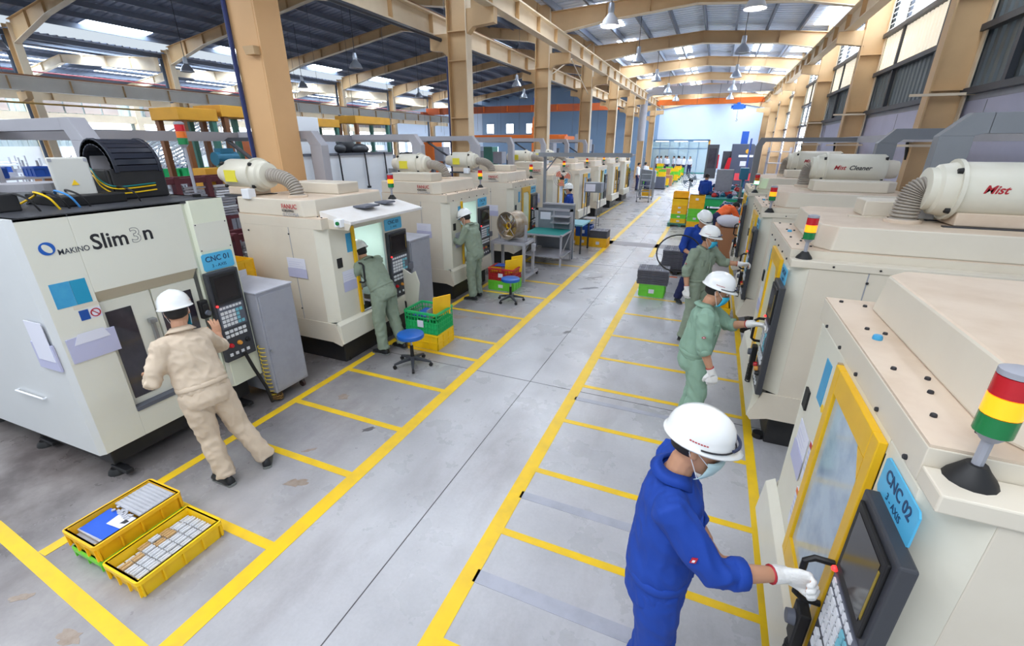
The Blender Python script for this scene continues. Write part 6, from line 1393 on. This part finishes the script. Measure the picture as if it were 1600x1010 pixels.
for r_ in (.1, .17, .24, .3): obj('guard_ring', MB().lathe([(r_-.006, -.006), (r_+.006, -.006), (r_+.006, .006), (r_-.006, .006), (r_-.006, -.006)], axis='x', n=28), M_steelp, t, smooth='all', loc=(.1, 0, 1.46))
for k in range(4):
    a = PI/2*k; obj('blade', MB().prism([(math.cos(a+b)*r_, math.sin(a+b)*r_) for r_, b in ((.03, 0), (.27, .1), (.28, .7), (.05, .8))], -.01, .0, 'x'), mat('blade_glaucous', (150, 170, 186), .3), t, loc=(.06, 0, 1.46))
def bench(label, x0, x1, y0, y1, h, mtop, mleg):
    t = thing('assembly_bench', label, 'table', (x0, y0, 0)); L, Wd = x1-x0, y1-y0
    obj('worktop', bx(0, L, 0, Wd, h-.04, h), mtop, t, bevel=.004)
    for x in (.04, L-.04):
        for y in (.04, Wd-.04): obj('leg', bx(x-.025, x+.025, y-.025, y+.025, 0, h-.04), mleg, t)
    obj('apron', MB().box(.04, L-.04, .03, .05, h-.3, h-.04), mleg, t)
    return t
bench('green-topped assembly bench crowded with fittings', -.15, .95, 18.6, 20.6, .88, M_teal, M_grn)
bench('white-covered bench in front of the worker in orange', .35, 1.0, 14.2, 17.0, .82, M_white, M_steelp)
bench('second teal assembly bench towards the black machine', .0, 1.3, 21.5, 24, .88, M_teal, M_teald)
crate('lime crate on the floor by the worker in orange', (.05, 15.6, 0), 0, .5, .42, .3, M_lime, sheet=False)
crate('yellow crate under the lime crate by the worker in orange', (.05, 15.1, 0), 0, .5, .42, .25, M_yelo, sheet=False)
crate('green crate below the green-topped assembly bench', (.3, 18.9, .0), 0, .8, .5, .45, M_grn, sheet=False)
o = obj('white_sacks', MB().ball((.55, 12.3, .98), (.3, .35, .14), 14, 8).ball((.5, 12.75, .96), (.26, .3, .12), 14, 8), mat('sack_white', (196, 196, 208), .7), smooth='all'); tag(o, 'pale wrapped bundles lying on the cardboard box', 'sack')
o = obj('cardboard_box', MB().box(.24, .85, 12.05, 12.95, 0, .86).box(.23, .86, 12.48, 12.52, .855, .862), M_card, bevel=.01); tag(o, 'large brown cardboard box behind the worker with chest pockets', 'box')
crate('yellow crate low on the floor beside the third machine, behind the workers', (.38, 7.75, 0), 0, .36, .5, .32, M_yelc, sheet=False)
# fittings on the benches: motors, gear housings, red valves
random.seed(15)
G2 = {'teal': 'small teal motors on the assembly benches', 'navy': 'small navy motors on the assembly benches', 'grey': 'grey housings on the assembly benches', 'red': 'small red fittings on the assembly benches', 'pink': 'pale fittings on the assembly benches'}
CM = {'teal': mat('motor_teal', (40, 110, 140), .4), 'navy': mat('motor_navy', (40, 60, 100), .4), 'grey': M_keyb, 'red': M_red, 'pink': mat('fitting_pale', (196, 190, 214), .4)}
protos = {}
for i in range(70):
    k = random.choice(list(CM)); z, x, y = random.choice([(.88, random.uniform(-.05, .85), random.uniform(18.8, 20.4)), (.82, random.uniform(.45, .95), random.uniform(14.6, 16.9)), (.88, random.uniform(.1, 1.2), random.uniform(21.6, 23.8))])
    if k not in protos:
        t = thing('motor_unit' if k != 'red' else 'valve_fitting', {'teal': 'small teal motor unit on an assembly bench', 'navy': 'small navy motor unit on an assembly bench', 'grey': 'small grey gear housing on an assembly bench', 'red': 'small red valve fitting on an assembly bench', 'pink': 'small pale casting on an assembly bench'}[k], 'fitting', (x, y, z), 0, G2[k])
        obj('housing', MB().cyl((-.08, 0, .07), (.08, 0, .07), .06, n=12).cyl((.08, 0, .07), (.13, 0, .07), .02, n=8), CM[k], t, smooth=True)
        obj('foot_plate', MB().box(-.07, .07, -.06, .06, 0, .015).box(-.05, .05, -.03, .03, .06, .16), CM[k], t); protos[k] = t
    else: clone(protos[k], None, (x, y, z), random.random()*6)
t = thing('control_cabinet', 'grey upright switch cabinet on the assembly bench beside the man in blue', 'cabinet', (.42, 20.1, .88))
obj('carcass', bx(-.3, .3, -.12, .12, 0, .95), M_greyp, t, bevel=.01); obj('door', bx(-.28, .28, -.13, -.12, .03, .92), M_greyp, t)
t = thing('drill_press', 'tall blue and dark drill press between the benches', 'machine', (1.02, 19.0, 0))
obj('stand', MB().box(-.2, .2, -.2, .2, 0, .9), M_panel, t, bevel=.01); obj('column', MB().cyl((0, .1, .9), (0, .1, 1.9), .05, n=10), M_steel, t)
obj('head', MB().box(-.14, .14, -.3, .2, 1.55, 1.95).cyl((0, -.2, 1.3), (0, -.2, 1.55), .04, n=10), mat('motor_teal', (40, 110, 140), .4), t, bevel=.02)
t = thing('boring_mill', 'black machine tower with red guard and yellow badge by the end wall', 'machine', (1.0, 34.5, 0))
obj('tower', MB().prism([(-.1, 0), (1.35, 0), (1.35, 2.5), (1.15, 2.75), (-.1, 2.75)], 0, 1.2, 'y'), mat('machine_slate', (72, 78, 96), .4), T if False else t, bevel=.03)
obj('column', bx(-.6, -.1, .2, 1.0, 0, 2.3), M_panel, t, bevel=.02); obj('red_guard', MB().prism([(-.45, .9), (-.1, .9), (-.05, 1.9), (-.25, 1.9)], -.1, .15, 'y'), M_redl, t)
obj('badge', MB().lathe([(.0, 0), (.14, 0), (.14, .01)], axis='y', n=16), M_ochre, t, loc=(.85, -.02, 2.3)); obj('nameplate', bx(.35, 1.2, -.01, 0, 1.95, 2.08), M_white, t); obj('poster', bx(.5, .85, -.01, 0, 1.4, 1.7), M_paper, t)
obj('red_panel', bx(.3, 1.3, -.02, 0, .5, .95), mat('panel_coral', (226, 70, 80), .5), t); obj('chimney', bx(.35, .75, .3, .6, 2.75, 3.5), M_bluec, t)
t = thing('machine_column', 'slim dark machine with glass door beside the glazed office', 'machine', (-.75, 44, 0)); obj('cabinet_body', bx(0, .9, 0, .8, 0, 2.7), M_panel, t, bevel=.02); obj('glass_door', bx(.15, .75, -.02, 0, .8, 2.4), M_glassdk, t); obj('red_edge', bx(.9, 1.0, 0, .3, .8, 1.9), M_redl, t)
t = thing('steel_shelving', 'pale steel shelving rack by the wall columns beyond the machines', 'shelf', (2.2, 25, 0))
for x in (0, .9): 
    for y in (0, .5): obj('upright', bx(x, x+.04, y, y+.04, 0, 2.6), M_duct, t)
for z in (.4, .9, 1.4, 1.9, 2.4): obj('shelf', bx(0, .94, 0, .54, z, z+.03), M_duct, t)
o = tag(obj('blue_banner', bx(-.02, .02, 0, .8, 0, 3.0), M_bluec, loc=(1.5, 26.5, 0)), 'tall blue panel standing behind the slim cable duct', 'panel')
# ---- glazed office at the end of the hall
t = thing('glazed_office', 'glass-walled office with lit ceiling at the end of the aisle', 'room', (-6.2, 50.2, 0))
M_og = mat('office_glass', (190, 222, 232), .15, alpha=.35)
for i in range(6): obj('glass_pane', bx(.9*i+.02, .9*i+.88, 0, .02, .02, 2.3), M_og, t); obj('glass_pane', bx(.9*i+.02, .9*i+.88, 0, .02, 2.36, 3.0), M_og, t); obj('mullion', bx(.9*i-.02, .9*i+.02, -.03, .03, 0, 3.1), mat('mullion_blue', (90, 130, 170), .4), t)
obj('top_rail', bx(-.05, 5.45, -.06, .06, 3.0, 3.15), mat('mullion_blue', (90, 130, 170), .4), t); obj('mid_rail', bx(-.05, 5.45, -.03, .03, 2.3, 2.36), mat('mullion_blue', (90, 130, 170), .4), t)
obj('floor_rail', bx(-.05, 5.45, -.03, .03, 0, .1), M_teal, t)
obj('end_post', bx(5.35, 5.5, -.06, .06, 0, 3.1), M_ochre, t); obj('office_ceiling', bx(-.05, 5.45, 0, 3.5, 3.05, 3.1), M_white, t)
for i in range(3): obj('ceiling_strip', bx(.4+1.8*i, 1.6+1.8*i, .3, .5, 2.98, 3.04), mat('office_strip_light', (255, 250, 240), .3, emit=(255, 246, 230), estr=40), t)
for i in range(3): obj('office_cabinet', bx(.1+.6*i, .65+.6*i, 2.2, 2.7, 0, 2.2), M_greyp, t)
# ================================================================== beyond the machine row: racks, press frames, tank
t = thing('coolant_tank', 'long white tank with black level rods behind the machine row', 'tank', (-10, 9.4, 0))
obj('tank_wall', bx(-1.6, 0, 0, 3.8, 0, 2.46), M_white, t, bevel=.01); obj('top_channel', bx(-.05, .03, 0, 3.8, 2.44, 2.5), M_keyb, t)
for i, y in enumerate((.25, 1.25, 2.35, 3.3)):
    obj('level_rod', MB().tube([(.04, y, 2.5), (.05, y, 2.45), (.06, y+.03, 1.5+.1*(i % 2))], .022, 6), M_ink, t); obj('rod_foot', MB().cyl((.06, y+.03, 1.46+.1*(i % 2)), (.06, y+.03, 1.52+.1*(i % 2)), .06, n=10), M_ink, t)
obj('separator', MB().cyl((.2, 3.45, 1.3), (.2, 3.45, 2.0), .13, n=14), M_steel, t, smooth=True); obj('platform', bx(-1.6, 0, 0, 3.8, 2.46, 2.5), M_panel, t)
o = obj('rag_heap', MB().ball((-10.4, 11.0, 2.62), (.3, .35, .18), 12, 8).ball((-10.3, 11.9, 2.6), (.25, .4, .16), 12, 8).ball((-10.4, 11.5, 2.7), (.2, .3, .25), 10, 6), M_panel, smooth='all'); tag(o, 'dark machine tools heaped on top of the white tank', 'tools')
o = obj('folded_tarpaulin', MB().prism([(10.1, 2.5), (11.0, 2.5), (10.75, 2.95), (10.5, 2.9)], -10.9, -10.2, 'x'), mat('tarpaulin_white', (206, 212, 226), .7)); tag(o, 'white tent-shaped tarpaulin on the white tank', 'tarpaulin')
t = thing('electrical_cabinet', 'tall pale grey electrical cabinet standing on the white tank', 'cabinet', (-10.2, 9.35, 2.5))
obj('carcass', bx(-.5, 0, 0, .95, 0, .92), M_white, t, bevel=.01); obj('side_cover', bx(-.45, -.05, -.01, 0, .03, .9), M_greyp, t); obj('vent_plate', bx(-.3, -.15, -.02, -.01, .68, .8), M_panel, t); obj('vent_plate', bx(-.3, -.15, -.02, -.01, .1, .2), M_panel, t)
def press(label, x, y, w, h, d=.9, group=None):
    t = thing('press_frame', label, 'frame', (x, y, 0), 0, group)
    obj('crown_beam', bx(-d, 0, 0, w, h-.24, h), M_ochre, t, bevel=.01)
    for (xx, m) in ((-d+.06, M_brown), (-.08, M_teald)):
        for yy, mm in ((.06, M_brown if xx < -.2 else M_brown), (w-.14, M_teald)): obj('post', bx(xx-.06, xx+.06, yy, yy+.1, 0, h-.24), mm, t)
    obj('crosshead', bx(-d+.1, -.1, .1, w-.1, 1.9, 2.05), M_greyp, t); obj('side_gusset', bx(-.1, -.05, .1, w-.1, .6, 1.9), M_ochre, t)
    return t
press('ochre and teal press frame just behind the tan column with the blue conduit', -10.2, 6.55, .85, 3.45)
press('second ochre and teal press frame partly hidden by the big tan column', -10.2, 7.5, 1.0, 3.55)
press('ochre and teal press frame next to the tall electrical cabinet', -11.75, 11.3, 1.5, 3.5)
press('ochre and teal press frame nearest the second tan column', -11.5, 13.3, 1.9, 3.65)
o = tag(obj('electric_motor', MB().cyl((-9.9, 6.9, 2.45), (-9.9, 7.4, 2.45), .14, n=14).box(-10, -9.8, 7, 7.3, 2.56, 2.66), mat('motor_teal', (40, 110, 140), .4), smooth=True), 'teal electric motor on the first press frame', 'motor')
for i in range(4):
    b = thing('locker', 'small ochre locker under the first press frame, %s from the tan column' % ['fourth', 'third', 'second', 'first'][i], 'locker', (-9.78, 6.55+.45*i, 1.85), 0, 'ochre lockers below the press frames')
    obj('locker_body', bx(-.4, 0, 0, .43, 0, .42), M_ochre, b, bevel=.008); obj('handle', bx(0, .02, .3, .36, .18, .24), M_brown, b)
    q = obj('locker_stand', bx(-.4, 0, 0, .43, -1.85, 0), M_greyp, b)
# pipe racks: maroon frame filled with pale tubes
def pipe_rack(label, x, y0, y1, z0, z1, nb, seed):
    random.seed(seed)
    t = thing('pipe_rack', label, 'rack', (x, y0, 0)); W_ = y1-y0
    obj('top_rail', bx(-.05, .05, 0, W_, z1-.05, z1+.05), M_maroon, t); obj('bottom_rail', bx(-.05, .05, 0, W_, z0-.06, z0), M_maroon, t); obj('back_rail', bx(-.55, -.47, 0, W_, z1-.05, z1+.05), M_maroon, t)
    for i in range(nb+1):
        y = W_*i/nb; obj('upright', bx(-.06, .06, y-.05, y+.05, 0, z1+.08), M_maroon, t); obj('upright', bx(-.55, -.47, y-.05, y+.05, 0, z1), M_maroon, t)
        obj('side_arm', bx(-.5, 0, y-.03, y+.03, z1-.05, z1+.02), M_maroon, t)
    for i in range(nb):
        ya, yb = W_*i/nb+.07, W_*(i+1)/nb-.07
        n = int((z1-z0-.1)/.052)
        for j in range(n):
            for k in (0, 1): obj('stored_tube', bx(-.02-.08*k, .02-.08*k, ya+random.uniform(0, .06), yb-random.uniform(0, .06), z0+.02+.052*j, z0+.055+.052*j), random.choice((M_white, M_duct, M_greyp, M_white)), t)
    return t
pipe_rack('maroon rack packed with pale tubes behind the large machine with the logo', -9.2, 4.95, 6.75, 1.35, 2.1, 3, 2)
pipe_rack('lower maroon rack of pale tubes in front of the upper one', -7.9, 4.4, 6.1, .35, 1.15, 3, 5)
pipe_rack('maroon pipe rack further back near the open yard doors', -12.6, 3.6, 7.0, .9, 1.8, 4, 8)
for k in range(5):
    crate_ = crate('amber crate in the pile between the large machine and its neighbour', (-5.45, 3.66, .28*k), PI/2, .36, .44, .28, M_yelo, group='amber crates behind the wheeled cabinet') if k == 0 else clone(crate_, None, (-5.45, 3.66, .28*k))
# blue bins on a low shelf far left
t = thing('bin_shelf', 'low steel shelf lined with blue bins beyond the large machine', 'shelf', (-11.05, 2.4, 0))
for z in (1.15, 1.75, 2.2): obj('shelf', bx(-.6, 0, 0, 3.0, z-.03, z), M_duct, t)
for y in (0, 1.5, 3.0): obj('upright', bx(-.03, .03, y-.03, y+.03, 0, 2.9), M_duct, t)
obj('brace', MB().tube([(.0, 0, 2.3), (0, .7, 2.75), (0, 1.4, 2.3)], .02, 6), M_panel, t)
bi = None
for i in range(9):
    p = (-11.3, 2.6+.32*i, 1.75 if i % 2 else 2.2)
    bi = crate('blue bin on the upper board of the low steel shelf, first along', p, 0, .4, .28, .17, M_bluec, group='blue bins on the low shelf', sheet=False) if i == 0 else (clone(bi, None, p, None, 'blue bin on the %s board of the low steel shelf, %s along' % ('middle' if i % 2 else 'upper', ORD[i//2])) and bi)
o = tag(obj('cardboard_box', bx(-.2, .2, -.3, .3, 0, .22), M_card, loc=(-11.3, 3.6, 2.38), bevel=.01), 'open brown cardboard carton among the blue bins', 'box')
# white steel trusses stored on end and aluminium parts
M_tr = mat('truss_white', (220, 226, 236), .4)
for i in range(6):
    t = thing('lattice_truss', 'white lattice truss leaning beyond the pipe racks', 'truss', (-15.2-.38*i, 9.2, 2.0), .0, 'white trusses beyond the racks')
    obj('chord', MB().tube([(0, 0, 0), (0, 2.6, 1.1)], .03, 6), M_tr, t); obj('chord', MB().tube([(0, 0, .55), (0, 2.5, 1.65)], .03, 6), M_tr, t)
    z = MB().tube([(0, .25*q*1.0, .11*q+(.55 if q % 2 else 0)) for q in range(11)], .018, 5); obj('lacing', z, M_tr, t)
    obj('trestle', MB().tube([(0, .2, -2), (0, .2, .1)], .03, 6).tube([(0, 2.2, -2), (0, 2.2, .95)], .03, 6), M_tr, t)
random.seed(33)
pr = None
for i in range(46):
    p = (-18.4-1.1*(i % 5)*1.0, 3.2+1.9*(i//5), 0); r = 0
    if i >= 35: continue
    if pr is None:
        pr = thing('stacked_profile', 'bundle of pale aluminium profiles stacked on trestles', 'profile', p, r, 'profile bundles beyond the racks')
        obj('trestle', MB().box(-.05, .05, -.5, -.44, 0, 1.3).box(-.05, .05, .44, .5, 0, 1.3).box(-.05, .05, -.5, .5, 1.2, 1.3), M_greyp, pr)
        for k in range(6): obj('profile_bar', bx(-.12+.05*(k % 3), -.085+.05*(k % 3), -.8, .8, 1.3+.06*(k//3), 1.34+.06*(k//3)), M_white if k % 2 else M_steel, pr)
    else: clone(pr, None, p, r)
gc = None
for i in range(6):
    p = (-14.5, 7.6+.5*i, 1.84)
    gc = crate('green crate on the rack beyond the pipe stores', p, 0, .4, .4, .24, M_grn, group='green crates beyond the pipe racks', sheet=False) if i == 0 else (clone(gc, None, p) and gc)
o = tag(obj('storage_table', MB().box(-14.9, -14.1, 7.2, 10.6, 1.78, 1.84).box(-14.9, -14.8, 7.2, 7.3, 0, 1.78).box(-14.2, -14.1, 10.5, 10.6, 0, 1.78).box(-14.9, -14.8, 10.5, 10.6, 0, 1.78).box(-14.2, -14.1, 7.2, 7.3, 0, 1.78), M_duct), 'tall table bearing the green crates', 'table')
# orange machinery, more machines down the left bay
t = thing('orange_loader', 'orange loader machine parked beyond the press frames', 'machine', (-17.5, 13.2, 0))
obj('chassis', MB().box(-.6, .6, 0, 2.4, .5, 1.6), M_orange, t, bevel=.05); obj('cab_frame', MB().box(-.5, .5, .2, .3, 1.6, 3.1).box(-.5, .5, 1.2, 1.3, 1.6, 3.1).box(-.5, .5, .2, 1.3, 3.0, 3.1), M_orange, t, bevel=.02)
obj('boom', MB().tube([(0, 1.4, 1.6), (0, 2.4, 2.9), (0, 3.6, 2.7)], .14, 8), M_orange, t)
for y in (.4, 2.0):
    for x in (-.65, .65): obj('wheel', MB().cyl((x-.12, y, .45), (x+.12, y, .45), .45, n=18), M_rub, t)
for i, (x, y, w, h, m, lb) in enumerate([(-12.5, 17.5, 1.6, 2.4, M_panel, 'dark milling machine beyond the second tan column'), (-13.2, 20.5, 1.8, 2.9, M_orange, 'orange-framed press standing down the skylit bay'), (-11.5, 24, 1.6, 2.6, M_teald, 'green lathe cabinet seen between distant tan columns'), (-14, 27, 2, 2.6, M_steelp, 'grey boring machine down the skylit bay'), (-10.5, 30, 2, 3.1, M_teald, 'dark green gear machine near the far tan columns'), (-18, 22, 2.2, 2.4, M_white, 'white machining cabinet far down the skylit bay'), (-22, 27, 2.4, 2.2, M_white, 'low white machine near the blue end wall'), (-9.0, 34, 1.8, 3.4, M_duct, 'tall pale grey mill near the galvanised duct'), (-21.5, 16, 2.2, 1.9, M_steelp, 'grey machine bed between the racks and the daylit doors')]):
    t = thing('machine_tool', lb, 'machine', (x, y, 0))
    obj('bed', MB().prism([(-.7, 0), (.7, 0), (.7, h*.38), (.5, h*.42), (-.7, h*.42)], 0, w, 'y'), m, t, bevel=.02); obj('column', bx(-.7, -.15, w*.25, w*.75, h*.42, h), m, t, bevel=.02)
    obj('spindle_head', MB().box(-.2, .4, w*.32, w*.68, h*.66, h*.9).cyl((.2, w*.5, h*.55), (.2, w*.5, h*.66), .08, n=10), M_greyp, t, bevel=.01); obj('table', bx(-.1, .65, w*.1, w*.9, h*.42, h*.47), M_steel, t)
    obj('control_box', bx(.3, .45, w*.85, w*.98, h*.5, h*.8), M_keyb, t)
# small bright white tables and racks in the far bay
wb = None
for i in range(16):
    p = (-27.5-3.6*(i % 4)+random.random(), 6+4.5*(i//4)+2*(i % 2), 0)
    if wb is None:
        wb = thing('white_rack', 'white storage rack in the sunlit far bay', 'rack', p, 0, 'white racks in the sunlit bay')
        for z in (.5, 1.1, 1.7): obj('shelf', bx(-.5, .5, 0, 2.2, z, z+.06), M_white, wb)
        for x in (-.5, .44):
            for y in (0, 2.14): obj('upright', bx(x, x+.06, y, y+.06, 0, 2.1), M_duct, wb)
        for k in range(4): obj('carton', bx(-.35, .3, .15+.5*k, .5+.5*k, 1.16, 1.16+.2+.08*(k % 3)), (M_card, M_white, M_bluec, M_duct)[k], wb)
    else: clone(wb, None, p, .1*(i % 3))
